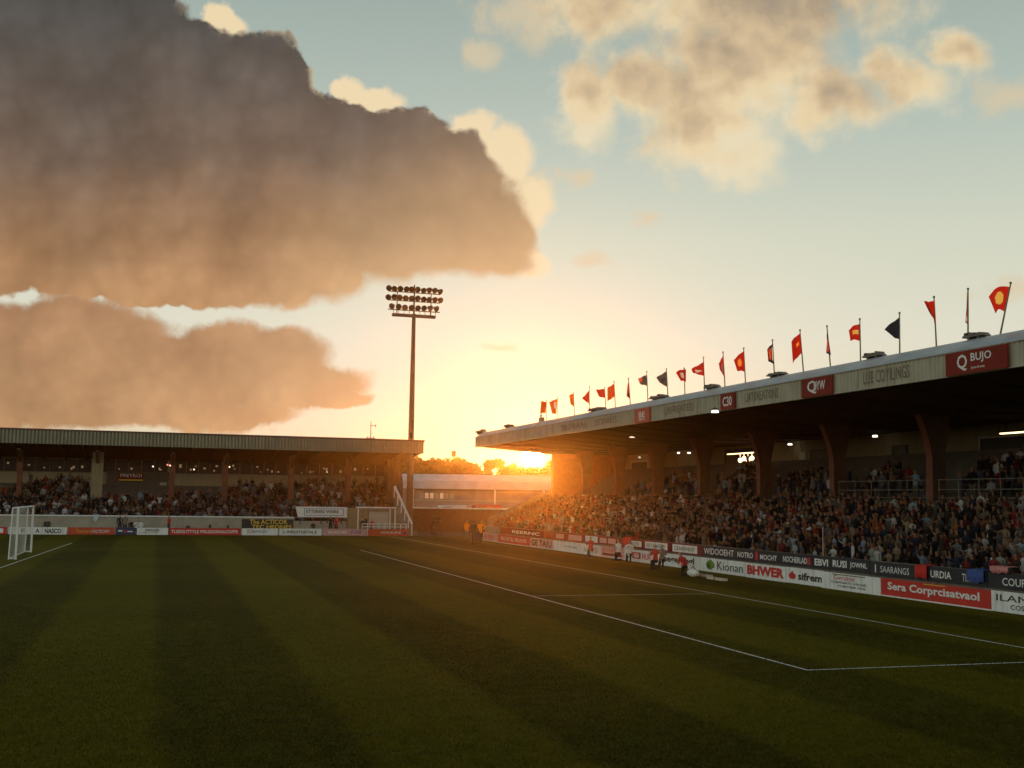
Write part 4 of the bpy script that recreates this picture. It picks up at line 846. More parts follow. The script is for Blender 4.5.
# ------------------------------------------------------------------ goal
tg, sa, sb = -6.9, 65.6, 73.4; gh = 2.72
o = thing('goal', 'white framed football goal with a fine net, seen from the side', 'goal', (tg, sa, 0))
for s_ in (sa, sb):
    mb = MB(); mb.bar((tg, s_, 0), (tg, s_, gh), .06, n=12); mb.build('goalpost', M['white'], o)
    mb = MB(); mb.bar((tg - .34, s_ - .05, 0), (tg - .28, s_, gh - .02), .035, n=10); mb.bar((tg - .28, s_, gh), (tg, s_, gh), .035, n=8); mb.bar((tg - .34, s_ - .05, .05), (tg, s_, .05), .04, n=8); mb.build('stanchion', M['white'], o)
mb = MB(); mb.bar((tg, sa - .07, gh), (tg, sb + .06, gh), .06, n=12); mb.build('crossbar', M['white'], o)
mb = MB(); mb.bar((tg - .28, sa, gh), (tg - .28, sb, gh), .03, n=8); mb.bar((tg - .34, sa, .05), (tg - .34, sb, .05), .04, n=8); mb.build('back_bar', M['white'], o)
mb = MB(); st_ = .16; r = .004
for k in range(int((sb - sa) / st_)):
    s_ = sa + .08 + k * st_; sag = .12 * math.sin(math.pi * (s_ - sa) / (sb - sa)); mb.bar((tg - .29, s_, gh), (tg - .34 + sag, s_, .06), r, n=3); mb.bar((tg, s_, gh), (tg - .28, s_, gh - .02), r, n=3)
for k in range(17):
    z = .12 + k * st_; x = tg - .34 + .05 * z / gh; pts = [(x + .12 * math.sin(math.pi * i / 6) * (1 - z / gh), sa + (sb - sa) * i / 6, z) for i in range(7)]
    for a, b in zip(pts[:-1], pts[1:]): mb.bar(a, b, r, n=3)
    for s_ in (sa, sb): mb.bar((x, s_, z), (tg, s_, z), r, n=3)
for s_ in (sa, sb):
    for k in range(1, 3): mb.bar((tg - .29 + .1 * k, s_, gh), (tg - .34 + .11 * k, s_, .06), r, n=3)
mb.build('net', M['net'], o)

# ------------------------------------------------------------------ beyond the corner: wall, shed, trees, mast
def Wxy(x, y): return x * CT + y * ST, -x * ST + y * CT       # world xy -> (t, s)
def world_box(mb, x0, x1, y0, y1, z0, z1):
    c = [(x0, y0), (x1, y0), (x1, y1), (x0, y1)]; q = [Wxy(*p) for p in c]
    return mb.add([(*p, z0) for p in q] + [(*p, z1) for p in q], [(0, 3, 2, 1), (4, 5, 6, 7), (0, 1, 5, 4), (1, 2, 6, 5), (2, 3, 7, 6), (3, 0, 4, 7)])
o = thing('corner_wall', 'dark brown brick wall with a white top rail closing the far corner', 'wall', (*Wxy(-2, 122), 0))
mb = MB(); world_box(mb, -11.2, 6.5, 122, 122.35, 0, 2.45)
for k in range(8): x = -11 + k * 2.45; world_box(mb, x, x + .4, 121.9, 121.995, 0, 2.45)
mb.build('brickwork', M['brick'], o)
mb = MB(); world_box(mb, -11.2, 6.5, 121.85, 122.4, 2.454, 2.62); mb.build('coping', M['boardwhite'], o)
o = thing('shed', 'long low terrace shed with a pale roof between the two stands', 'shed', (*Wxy(-2, 140), 0))
mb = MB(); world_box(mb, -16, 9, 140.6, 149, 0, 5.0); wl = mb.build('wall', M['shedwall'], o)
mb = MB(); q = [(-16.5, 139.8, 4.75), (-16.5, 149.5, 6.6), (-16.5, 149.5, 6.75), (-16.5, 139.8, 4.95)]; vs = [(*Wxy(x, y), z) for x, y, z in q] + [(*Wxy(9.5, y), z) for x, y, z in q]
mb.add(vs, [(0, 1, 2, 3), (7, 6, 5, 4), (0, 4, 5, 1), (1, 5, 6, 2), (2, 6, 7, 3), (3, 7, 4, 0)]); mb.build('roof', M['shedroof'], o)
mb = MB(); world_box(mb, -16.4, 9.4, 139.6, 139.79, 4.75, 5.75); mb.build('roof_edge', M['shedroof'], o)
for k in range(7):
    mb = MB(); x = -11.2 + k * .62; world_box(mb, x, x + .45, 140.52, 140.59, 3.55, 4.25); mb.build('window', M['glow'] if k in (1, 2, 4) else M['pale'], wl)
mb = MB(); world_box(mb, -12.2, -11.95, 139.9, 140.2, 0, 4.7); world_box(mb, -2, -1.8, 139.9, 140.2, 0, 4.7); world_box(mb, 4, 4.2, 139.9, 140.2, 0, 4.7); mb.build('post', M['boardwhite'], o)
for k, z in enumerate((3.3, 4.4)):
    mb = MB(); world_box(mb, -11.9, 9, 140.48, 140.595, z, z + .1); mb.build('wall_band', M['pale'], wl)
# parked red and pale vehicles' roofs seen over the wall: a small van
def car(x, y, m, lab, h=1.9):
    t, s = Wxy(x, y); o = thing('van', lab, 'van', (t, s, 0), 'vans parked behind the corner wall')
    mb = MB(); L_ = 4.4
    mb.prism_s([(t - L_ / 2, .45), (t - L_ / 2, 1.2), (t - L_ / 2 + .7, 1.35), (t - L_ / 2 + 1.3, h + .7), (t + L_ / 2 - .15, h + .75), (t + L_ / 2, 1.4), (t + L_ / 2, .45)], s - .9, s + .9); mb.build('body', m, o)
    mb = MB(); mb.prism_s([(t - L_ / 2 + .9, 1.5), (t - L_ / 2 + 1.4, h + .5), (t + .2, h + .55), (t + .2, 1.5)], s - .915, s - .903); mb.build('window', M['glass'], o)
    for q in (-1.3, 1.3):
        for ss in (-.8, .8): mb = MB(); mb.bar((t + q, s + ss - .1, .36), (t + q, s + ss + .1, .36), .36, n=14); mb.build('wheel', M['ink'], o)
car(-3.2, 128, M['boardred'], 'red van parked behind the corner wall, its top showing', 2.2)
car(-7.2, 131, M['boardwhite'], 'pale van parked behind the corner wall', 2.1)
# distant pole on the hill
t, s = Wxy(-10.4, 205); o = thing('radio_mast', 'short lattice mast rising behind the trees', 'mast', (t, s, 0))
mb = MB(); mb.bar((t - .3, s, 0), (t - .12, s, 11.8), .07, n=5); mb.bar((t + .3, s, 0), (t + .12, s, 11.8), .07, n=5)
for k in range(12): mb.bar((t - .3 + .015 * k, s, k * .98), (t + .3 - .015 * k, s, k * .98 + .9), .04, n=4)
mb.build('lattice', M['darksteel'], o); mb = MB(); mb.box(t - .35, t + .35, s - .3, s + .3, 11.2, 12.2); mb.build('antenna', M['darksteel'], o)

def leaf_mat():
    m = bpy.data.materials.new('foliage'); nt = nodes(m); b = nt.nodes['Principled BSDF']; oi = nt.nodes.new('ShaderNodeTexCoord')
    n = nt.nodes.new('ShaderNodeTexNoise'); n.inputs['Scale'].default_value = .9; nt.links.new(oi.outputs['Object'], n.inputs['Vector'])
    r = nt.nodes.new('ShaderNodeValToRGB'); r.color_ramp.elements[0].color = (.035, .05, .012, 1); r.color_ramp.elements[1].color = (.10, .11, .03, 1); r.color_ramp.elements[0].position = .35; r.color_ramp.elements[1].position = .65
    nt.links.new(n.outputs['Fac'], r.inputs[0]); nt.links.new(r.outputs[0], b.inputs['Base Color']); b.inputs['Roughness'].default_value = .7
    tr = nt.nodes.new('ShaderNodeBsdfTranslucent'); nt.links.new(r.outputs[0], tr.inputs[0]); mx = nt.nodes.new('ShaderNodeMixShader'); mx.inputs[0].default_value = .3
    nt.links.new(b.outputs[0], mx.inputs[1]); nt.links.new(tr.outputs[0], mx.inputs[2]); nt.links.new(mx.outputs[0], nt.nodes['Material Output'].inputs['Surface']); return m
LEAF = leaf_mat()
def tree_meshes(seed, nl=6500):
    rg = random.Random(seed); mb = MB()
    mb.bar((0, 0, 0), (.1, .05, 3.2), .28, .18, 8); ends = []
    for k in range(7):
        a = k * 2.4 + rg.random(); z = 2.2 + k * .35; e = (math.cos(a) * rg.uniform(1.2, 2.4), math.sin(a) * rg.uniform(1.2, 2.4), z + rg.uniform(1.5, 3)); mb.bar((.05, .02, z), e, .11, .04, 6); ends.append(e)
    tr = mb
    cl = []
    for k in range(34):
        a = rg.random() * 6.28; z = rg.uniform(1.6, 8.8); rr = 2.7 * math.sqrt(max(.05, 1 - ((z - 5.0) / 4.4) ** 2)) * rg.uniform(.3, 1.05); cl.append((math.cos(a) * rr, math.sin(a) * rr, z, rg.uniform(.5, 1.15)))
    vs, fs = [], []
    for k in range(nl):
        c = cl[rg.randrange(len(cl))]; d = Vector((rg.gauss(0, 1), rg.gauss(0, 1), rg.gauss(0, .8))); d = d.normalized() * c[3] * rg.random() ** .45; p = Vector(c[:3]) + d
        u = Vector((rg.gauss(0, 1), rg.gauss(0, 1), rg.gauss(0, 1))).normalized(); w = u.orthogonal().normalized(); sz = rg.uniform(.13, .34); n = len(vs)
        vs += [tuple(p - u * sz), tuple(p + w * sz * .6), tuple(p + u * sz), tuple(p - w * sz * .6)]; fs.append((n, n + 1, n + 2, n + 3))
    cr = MB(); cr.add(vs, fs); return tr, cr
TM = []
for k in range(5):
    a, b = tree_meshes(40 + k); TM.append((a, b))
protos = []
TREES = [(-42, 190, 9.6, 'tree far along behind the end stand roof'), (-25, 196, 10.2, 'rounded tree glimpsed under the end of the stand roof'), (-20.5, 198, 10.3, 'tree just past the floodlight mast'), (-17, 194, 10.8, 'broad tree with the tallest crown past the mast'), (-13.6, 199, 11.2, 'dense tree beside the lattice mast, mast side'),
         (-10.2, 196, 11.2, 'tree standing straight before the lattice mast'), (-6.9, 200, 10.1, 'low tree in the dip of the treeline'), (-3.4, 197, 10.9, 'tree with a high rounded top under the roof corner'), (-.4, 195, 9.9, 'tree below the sun, its crown full'), (2.3, 199, 9.7, 'tree right below the low sun'),
         (5.4, 197, 9.8, 'tree beside the end wall of the long stand'), (8.2, 202, 10.6, 'tree mostly hidden by the end wall'), (-15.2, 206, 10.9, 'rear tree between two broad crowns'), (-8.5, 208, 10.4, 'rear tree behind the dip'), (.8, 207, 9.6, 'rear tree behind the crown below the sun'), (-22.5, 205, 9.8, 'rear tree behind the floodlight mast'), (-5.0, 204, 9.0, 'short tree filling the dip of the treeline')]
GT = 'trees behind the shed'
for i, (x, y, h, lab) in enumerate(TREES):
    tr, cr = TM[i % 5]; t, s = Wxy(x, y)
    if i < 5:
        o = thing('tree', lab, 'tree', (0, 0, 0), GT); tk = tr.build('trunk', M['bark'], o); ck = cr.build('crown', LEAF, o); protos.append((o, tk, ck))
    else:
        p, a, b = protos[i % 5]; o = p.copy(); COL.objects.link(o)
        for q in (a, b): c = q.copy(); COL.objects.link(c); c.parent = o
        o['label'] = lab
    o.location = W(t, s, 0); o.rotation_euler = (0, 0, i * 1.3); k = h / 9.6; o.scale = (k * 1.05, k * 1.05, k)

# ------------------------------------------------------------------ people
def crowd_mat():
    m = bpy.data.materials.new('clothing'); nt = nodes(m); b = nt.nodes['Principled BSDF']; oi = nt.nodes.new('ShaderNodeObjectInfo')
    nt.links.new(oi.outputs['Color'], b.inputs['Base Color']); b.inputs['Roughness'].default_value = .85; b.inputs['Specular IOR Level'].default_value = .2; return m
def rand_mat(name, cols):
    m = bpy.data.materials.new(name); nt = nodes(m); b = nt.nodes['Principled BSDF']; oi = nt.nodes.new('ShaderNodeObjectInfo'); r = nt.nodes.new('ShaderNodeValToRGB'); r.color_ramp.interpolation = 'CONSTANT'
    while len(r.color_ramp.elements) < len(cols): r.color_ramp.elements.new(.5)
    for i, (e, c) in enumerate(zip(r.color_ramp.elements, cols)): e.position = i / len(cols); e.color = (*c, 1)
    nt.links.new(oi.outputs['Random'], r.inputs[0]); nt.links.new(r.outputs[0], b.inputs['Base Color']); b.inputs['Roughness'].default_value = .7; b.inputs['Specular IOR Level'].default_value = .2; return m
SKINS = [(.19, .095, .055), (.15, .08, .045), (.22, .115, .07), (.10, .05, .032), (.17, .09, .05)]
HAIRS = [(.03, .02, .015), (.08, .05, .03), (.02, .018, .016), (.20, .14, .08), (.05, .035, .025)]
LEGS = [(.02, .022, .03), (.05, .06, .09), (.03, .03, .03), (.09, .08, .07)]
PM = [rand_mat('skin', SKINS), rand_mat('hair', HAIRS), crowd_mat(), rand_mat('trousers', LEGS), mat('shoes', (.025, .022, .02), .6)]
def body(pose, sub):
    """one continuous figure, facing -Y, feet at z = 0 (or seat at .45 for sitting)"""
    J = {}
    up = .92
    if pose.get('sit'): up = .52
    if pose.get('kneel'): up = .50
    lean = pose.get('lean', 0); cx = lambda z: -math.sin(lean) * z; cz = lambda z: math.cos(lean) * z
    def sp(x, z, y=0): return (x, y + cx(z), up + cz(z))
    verts, edges, rads, reg = [], [], [], []
    def v(p, r, parent=None):
        verts.append(p); rads.append(r); i = len(verts) - 1
        if parent is not None: edges.append((parent, i))
        return i
    pel = v(sp(0, 0), (.155, .115)); wa = v(sp(0, .18), (.135, .10), pel); ch = v(sp(0, .38), (.165, .115), wa); nb = v(sp(0, .53), (.075, .07), ch)
    hy = -.02; nk = v(sp(0, .60, hy * .5), (.055, .06), nb); hd = v(sp(0, .69, hy - .01), (.078, .095), nk); ht = v(sp(0, .79, hy), (.072, .085), hd)
    segs = [('top', pel, wa), ('top', wa, ch), ('top', ch, nb), ('skin', nb, nk), ('head', nk, hd), ('head', hd, ht)]
    for sgn, arm in ((-1, pose['arms'][0]), (1, pose['arms'][1])):
        sh = v(sp(.19 * sgn, .47), (.066, .066), ch); e = v(sp(arm[0][0] * sgn, arm[0][2], arm[0][1]), (.046, .046), sh); w = v(sp(arm[1][0] * sgn, arm[1][2], arm[1][1]), (.034, .034), e)
        d = Vector(verts[w]) - Vector(verts[e]); d = d.normalized() * .12; h = v(tuple(Vector(verts[w]) + d), (.04, .028), w)
        segs += [('top', ch, sh), ('top', sh, e), ('top' if pose.get('sleeve', 1) else 'skin', e, w), ('skin', w, h)]
    for sgn in (-1, 1):
        lg = pose.get('legs')
        if pose.get('sit'): pts = [(.10 * sgn, -.06, up - .03), (.12 * sgn, -.46, up + .0), (.12 * sgn, -.44, .09), (.13 * sgn, -.60, .04)]
        elif pose.get('kneel'): pts = [(.10 * sgn, -.02, up - .06), (.13 * sgn, -.36 if sgn > 0 else -.12, .48 if sgn > 0 else .07), (.13 * sgn, -.34 if sgn > 0 else .34, .09 if sgn > 0 else .07), (.13 * sgn, -.5 if sgn > 0 else .44, .04)]
        else:
            sp_ = pose.get('stance', .10); st = pose.get('stride', 0) * sgn; pts = [(.09 * sgn, 0, up - .06), (sp_ * sgn, -.03 - st * .5, .49), (sp_ * sgn, .02 - st, .09), (sp_ * 1.15 * sgn, -.14 - st, .04)]
        a = v(pts[0], (.095, .10), pel); b = v(pts[1], (.066, .068), a); c = v(pts[2], (.044, .05), b); d = v(pts[3], (.042, .035), c)
        segs += [('leg', pel, a), ('leg', a, b), ('leg', b, c), ('shoe', c, d)]
    me = bpy.data.meshes.new('body'); me.from_pydata(verts, edges, []); o = bpy.data.objects.new('body', me); COL.objects.link(o)
    o.modifiers.new('skin', 'SKIN').use_smooth_shade = True
    if sub: m_ = o.modifiers.new('sub', 'SUBSURF'); m_.levels = sub; m_.render_levels = sub
    sv = me.skin_vertices[0].data
    for i, r in enumerate(rads): sv[i].radius = r; sv[i].use_root = (i == pel)
    dg = bpy.context.evaluated_depsgraph_get(); out = bpy.data.meshes.new_from_object(o.evaluated_get(dg)); bpy.data.objects.remove(o)
    co = np.array([tuple(p.co) for p in out.vertices]); P = [np.array(p) for p in verts]
    hc = (P[hd] + P[ht]) / 2
    if sub:                                            # nose and chin
        k = np.argmin(np.where(np.abs(co[:, 2] - (P[hd][2] + .015)) < .05, co[:, 1] + abs(co[:, 0]) * 2, 9)); out.vertices[int(k)].co.y -= .022
    mi = []
    for p in out.polygons:
        c = np.array(tuple(p.center)); best, bn = 9e9, 'top'
        for nme, a, b in segs:
            ab = P[b] - P[a]; q = np.clip(np.dot(c - P[a], ab) / np.dot(ab, ab), 0, 1); dd = np.linalg.norm(c - P[a] - ab * q) - (rads[a][0] * (1 - q) + rads[b][0] * q)
            if dd < best: best, bn = dd, nme
        if bn == 'head': g = 1 if (c[2] > hc[2] + .045 or (c[1] > hc[1] + .005 and c[2] > hc[2] - .08)) else 0
        else: g = {'skin': 0, 'top': 2, 'leg': 3, 'shoe': 4}[bn]
        mi.append(g)
    return out, co, [tuple(p.vertices) for p in out.polygons], np.array(mi)
HANG = ((.24, .02, .20), (.25, -.06, -.04)); FOLD = ((.25, -.02, .22), (.05, -.24, .26)); CLAP = ((.25, -.10, .24), (.05, -.30, .40)); UPA = ((.28, -.05, .62), (.24, -.10, .90)); POINT = ((.26, -.18, .40), (.24, -.45, .50)); HIP = ((.34, .04, .25), (.17, -.02, .10)); LAP = ((.24, -.05, .22), (.14, -.30, .10))
POSES = [dict(arms=(HANG, HANG)), dict(arms=(CLAP, CLAP)), dict(arms=(FOLD, FOLD)), dict(arms=(UPA, HANG), sleeve=0), dict(arms=(HIP, HANG)), dict(arms=(POINT, FOLD)), dict(arms=(LAP, LAP), sit=1), dict(arms=(CLAP, LAP), sit=1, sleeve=0), dict(arms=(UPA, UPA), sleeve=0)]
PW = [.2, .15, .12, .05, .08, .06, .2, .12, .02]
def mk(name, pose, sub, mats=PM):
    me, co, fs, mi = body(pose, sub); me.name = name
    me.materials.clear()
    for m_ in mats: me.materials.append(m_)
    me.polygons.foreach_set('material_index', mi.astype(np.int32)); me.polygons.foreach_set('use_smooth', np.ones(len(mi), dtype=bool)); me.update(); return me
HI = [mk('person_figure', p, 1) for p in POSES]
LO = []
for p in POSES:
    me, co, fs, mi = body(p, 0); LO.append((co, fs, mi)); bpy.data.meshes.remove(me)

TOPS = [('black', (.012, .012, .014), 26), ('navy', (.02, .03, .06), 11), ('dark brown', (.06, .035, .022), 17), ('grey', (.16, .16, .17), 9), ('white', (.64, .63, .64), 11), ('pale blue', (.28, .36, .46), 6), ('red', (.27, .03, .025), 6), ('orange', (.45, .12, .03), 2), ('tan', (.28, .20, .13), 8), ('maroon', (.16, .02, .025), 6)]
TW_ = np.array([t[2] for t in TOPS], float); TW_ /= TW_.sum()
def lerp_table(x, tab): return float(np.interp(x, [a for a, _ in tab], [b for _, b in tab]))
LOWT = [(400, 500), (553, 492), (600, 488), (640, 484), (700, 482), (760, 480), (833, 488), (900, 493), (960, 492), (1000, 488), (1100, 480), (1330, 470)]
UPT = [(553, 500), (600, 490), (616, 482), (650, 478), (664, 478), (672, 470), (697, 468), (705, 480), (712, 478), (735, 462), (757, 450), (760, 482), (772, 476), (800, 468), (826, 455), (834, 470), (868, 470), (880, 455), (902, 457), (912, 470), (945, 472), (958, 474), (975, 462), (1000, 448), (1030, 436), (1100, 430), (1330, 400)]
ENDT = [(-60, 486), (0, 486), (17, 484), (21, 478), (30, 473), (60, 472), (90, 476), (98, 486), (112, 491), (165, 490), (175, 488), (222, 488), (228, 478), (258, 479), (290, 481), (296, 476), (340, 477), (352, 480), (380, 478), (392, 484)]
seats = []                                           # t, s, z, facing angle (0 faces -t), region
for i in range(NROW):
    s_ = ST0 + 3 + RNG.random() * .5
    while s_ < ST1 - .4:
        if not (abs((s_ % 15.1) - 9) < .45 and RNG.random() < .7): seats.append((TR + DT * i + RNG.normal(0, .04), s_, Z0 + DZ * i, 'near', i))
        s_ += .36 + abs(RNG.normal(0, .04))
for i in range(-1, UN):
    s_ = ST0 + 3
    while s_ < ST1 - .4:
        t_ = UT + UDT * (i + .45) if i >= 0 else tb + .75 + RNG.random() * .5
        seats.append((t_ + RNG.normal(0, .06), s_, UZ0 + UDZ * (i + 1), 'upper', i)); s_ += .46 + abs(RNG.normal(0, .06))
for i in range(ER):
    t_ = TL + .5
    while t_ < 22.0:
        seats.append((t_, ES0 + EDS * i + RNG.normal(0, .06), EZ + EDZ * i, 'end', i)); t_ += .36 + abs(RNG.normal(0, .04))
for i in range(1):                                    # the back gangway of the end stand
    t_ = TL + .5
    while t_ < 22.0: seats.append((t_, eb + .5 + RNG.random(), EZ + EDZ * ER, 'end', ER)); t_ += .6 + abs(RNG.normal(0, .1))
people = []
for t_, s_, z, reg, row in seats:
    if RNG.random() < (.04 if reg != 'upper' else .12): continue
    sc = RNG.normal(.82, .05); pose = int(RNG.choice(len(POSES), p=PW)); ph = 1.70 * sc if not POSES[pose].get('sit') else 1.3 * sc
    px, py = proj(t_, s_, z + ph)
    if px < -40 or px > 1330: continue
    if reg == 'near' and py < lerp_table(px, LOWT) + RNG.normal(0, 1.5): continue
    if reg == 'upper':
        if row < 0 and 833 < px < 1100 and RNG.random() < .45: continue
        if py < lerp_table(px, UPT) + RNG.normal(0, 2): continue
        if any(abs(s_ - c) < .35 for c in CS) and row < 0: continue
    if reg == 'end' and py < lerp_table(px, ENDT) + RNG.normal(0, 1.5): continue
    c = int(RNG.choice(len(TOPS), p=TW_)); x, y, _ = W(t_, s_)
    people.append(dict(t=t_, s=s_, z=z, reg=reg, row=row, sc=sc, pose=pose, col=c, px=px, py=py, d=math.hypot(x, y), rot=TH + (-math.pi / 2 if reg != 'end' else 0) + RNG.normal(0, .25)))
near = sorted([p for p in people if p['reg'] == 'near' and p['px'] < 1024], key=lambda p: p['d'])[:296]
ids = {id(p) for p in near}
# individuals, nearest to the camera
ORD = ['first', 'second', 'third', 'fourth', 'fifth', 'sixth', 'seventh', 'eighth', 'ninth', 'tenth', 'eleventh', 'twelfth', 'thirteenth', 'fourteenth', 'fifteenth', 'sixteenth', 'seventeenth', 'eighteenth', 'nineteenth', 'twentieth'] + ['%dth' % k if k % 10 not in (1, 2, 3) else '%d%s' % (k, {1: 'st', 2: 'nd', 3: 'rd'}[k % 10]) for k in range(21, 60)]
def span(px):
    for a, b, n in [(991, 1100, 'thin lettered board'), (881, 991, 'big red board'), (822, 881, 'small print board'), (785, 822, 'red drop board'), (745, 785, 'red capitals board'), (697, 745, 'green tree board')]:
        if a <= px < b: return n
    return 'black lettered board'
cnt = {}
for p in sorted(near, key=lambda p: p['px']):
    b = span(p['px']); k = cnt[(b, p['row'])] = cnt.get((b, p['row']), 0) + 1
    o = bpy.data.objects.new('person', HI[p['pose']]); COL.objects.link(o)
    o.location = W(p['t'], p['s'], p['z'] - (.12 if POSES[p['pose']].get('sit') else 0)); o.rotation_euler = (0, 0, p['rot']); o.scale = (p['sc'],) * 3
    j = RNG.uniform(.94, 1.06, 3) * RNG.uniform(.3, .7); c = np.clip(np.array(TOPS[p['col']][1]) * j, 0, .75); o.color = (*c, 1)
    tag(o, f"person in {TOPS[p['col']][0]} top, {ORD[p['row']]} row above {b}, {ORD[k - 1]} from far end", 'person', 'spectators in the near rows of the long stand')
# everyone farther away, as one crowd
def crowd(rest):
    V, Fs, Cc, nv = [], [], [], 0
    loops = []; tot = []
    for p in rest:
        co, fs, mi = LO[p['pose']]; a = p['rot']; c, s = math.cos(a), math.sin(a)
        q = co * p['sc']; w = W(p['t'], p['s'], p['z'] - (.12 if POSES[p['pose']].get('sit') else 0))
        V.append(np.stack([q[:, 0] * c - q[:, 1] * s + w[0], q[:, 0] * s + q[:, 1] * c + w[1], q[:, 2] + w[2]], 1))
        top = np.clip(np.array(TOPS[p['col']][1]) * RNG.uniform(.94, 1.06, 3) * RNG.uniform(.3, .7), 0, .5)
        pal = np.array([SKINS[RNG.integers(5)], HAIRS[RNG.integers(5)], top, LEGS[RNG.integers(4)], (.025, .022, .02)])
        for f, m_ in zip(fs, mi): loops.extend([i + nv for i in f]); tot.append(len(f)); Cc.append((pal[m_], len(f)))
        nv += len(co)
    V = np.concatenate(V); me = bpy.data.meshes.new('crowd'); me.vertices.add(len(V)); me.vertices.foreach_set('co', V.astype(np.float32).ravel())
    me.loops.add(len(loops)); me.loops.foreach_set('vertex_index', np.array(loops, np.int32)); me.polygons.add(len(tot))
    tot = np.array(tot, np.int32); me.polygons.foreach_set('loop_start', np.concatenate([[0], np.cumsum(tot)[:-1]]).astype(np.int32)); me.polygons.foreach_set('loop_total', tot)
    me.update(); at = me.color_attributes.new('Tint', 'FLOAT_COLOR', 'CORNER')
    col = np.ones((len(loops), 4), np.float32); col[:, :3] = np.repeat(np.array([c for c, _ in Cc]), [n for _, n in Cc], axis=0); at.data.foreach_set('color', col.ravel())
    m_ = bpy.data.materials.new('crowd_clothing'); nt = nodes(m_); b = nt.nodes['Principled BSDF']; an = nt.nodes.new('ShaderNodeAttribute'); an.attribute_name = 'Tint'
    nt.links.new(an.outputs['Color'], b.inputs['Base Color']); b.inputs['Roughness'].default_value = .85; b.inputs['Specular IOR Level'].default_value = .2; me.materials.append(m_)
    me.validate(); o = bpy.data.objects.new('crowd', me); COL.objects.link(o); o['kind'] = 'stuff'; return o
crowd([p for p in people if id(p) not in ids])
print('people', len(people), 'individual', len(near))

# figures by the pitch ----------------------------------------------------
def solid(n, c): return mat(n, c, .8, .15, 8)
HV = solid('orange_jacket', (.9, .36, .02)); DK = solid('dark_trousers', (.025, .025, .03)); RB = solid('red_bib', (.5, .04, .03)); WB = solid('white_bib', (.68, .68, .68)); BKJ = solid('black_jacket', (.02, .02, .025)); GJ = solid('grey_jacket', (.2, .18, .16))
SK = mat('bare_skin', (.46, .28, .19), .6); HR = mat('dark_hair', (.03, .022, .018), .7); SHO = PM[4]
def person(t, s, z, rot, pose, top, legs, lab, grp=None, scale=1.0):
    o = bpy.data.objects.new('person', mk('person_figure', pose, 2, [SK, HR, top, legs, SHO])); COL.objects.link(o); o.location = W(t, s, z); o.rotation_euler = (0, 0, rot); o.scale = (scale,) * 3
    return tag(o, lab, 'person', grp)
def at_feet(px, py): return onZ(px, py, 0)
GS = 'stewards at the far corner'
t, s = at_feet(480.5, 544); person(t, s, 0, .4, dict(arms=(FOLD, HIP)), HV, DK, 'person in bulky orange jacket and dark trousers, on the board side of the stewards', GS, 1.1)
t, s = at_feet(473.5, 545.5); person(t, s, 0, 2.6, dict(arms=(FOLD, HANG)), BKJ, DK, 'person in dark jacket standing between two orange jackets', GS, 1.08)
t, s = at_feet(466.5, 541); person(t, s, 0, .9, dict(arms=(HANG, FOLD)), HV, GJ, 'person in orange vest and pale trousers, on the goal side of the stewards', GS, 1.05)
t, s = at_feet(432, 535); person(t, s, 0, 1.2, dict(arms=(POINT, POINT), lean=.55), BKJ, DK, 'person in dark clothes leaning forward over a tripod camera', None, 1.0)
t, s = at_feet(437.5, 536)
o = thing('camera_tripod', 'thin camera tripod at the far corner beside the leaning person', 'tripod', (t, s, 0))
for a in range(3):
    mb = MB(); mb.bar((t + .45 * math.cos(a * 2.1), s + .45 * math.sin(a * 2.1), 0), (t, s, 1.5), .03, n=6); mb.build('leg', M['ink'], o)
mb = MB(); mb.box(t - .25, t + .2, s - .1, s + .1, 1.5, 1.75); mb.bar((t - .25, s, 1.63), (t - .45, s, 1.63), .08, n=8); mb.bar((t + .05, s, 1.75), (t + .05, s, 2.35), .03, n=6); mb.build('camera', M['ink'], o)
GP = 'photographers kneeling before the long stand boards'
for px, py, top, lab, ro in [(636, 561, WB, 'person in white bib kneeling before the board with the boxed emblem', .3), (646, 562.5, WB, 'person in white bib kneeling between another white bib and the red top', 1.0), (655.5, 570, RB, 'person in red top and dark trousers kneeling before the boards', .2), (662, 569, GJ, 'person in grey top kneeling beside the red top', .9), (630, 557, RB, 'person in red bib kneeling on the stewards side of the photographers', .6)]:
    t, s = at_feet(px, py); t = min(t, 26.3); person(t, s, 0, TH - math.pi / 2 + ro, dict(arms=(CLAP, CLAP), kneel=1), top, DK, lab, GP, 1.0)
t, s = at_feet(685, 576); person(t, s, 0, TH - 1.2, dict(arms=(LAP, LAP), kneel=1, lean=.5), RB, DK, 'person in red top bent low beside the white kit bag', GP, .95)
t, s = at_feet(693, 577)
o = thing('kit_bag', 'white kit bag on the grass beside the bent person', 'bag', (t, s, 0)); mb = MB(); mb.ball((t, s, .2), (.22, .5, .2), 10, 6); mb.build('body', M['white'], o); mb = MB(); mb.bar((t, s - .25, .36), (t, s, .5), .02, n=6); mb.bar((t, s, .5), (t, s + .25, .36), .02, n=6); mb.build('handle', M['ink'], o)
for px, py, lab in [(703, 576.5, 'pale foam strip on the grass nearer the kit bag'), (717, 580, 'pale foam strip on the grass below the green tree emblem'), ]:
    t, s = at_feet(px, py); o = thing('foam_mat', lab, 'mat', (t, s, 0), 'foam strips before the boards'); mb = MB(); mb.box(t - .14, t + .14, s - .75, s + .75, .005, .11); mb.build('pad', M['foam'], o)
    mb = MB(); mb.box(t - .145, t + .145, s - .05, s + .05, .004, .115); mb.build('strap', M['maroon'], o)
t, s = at_feet(637, 590); mb = MB(); mb.ball((t, s, .11), .11, 16, 10); tag(mb.build('football', M['white'], None, (t, s, 0)), 'small pale football lying on the grass near the boards', 'ball') if False else None
GW = 'people between the boards and the grey wall'
def at_wall(px, s=105.3): return onS(px, 530, s)[0]
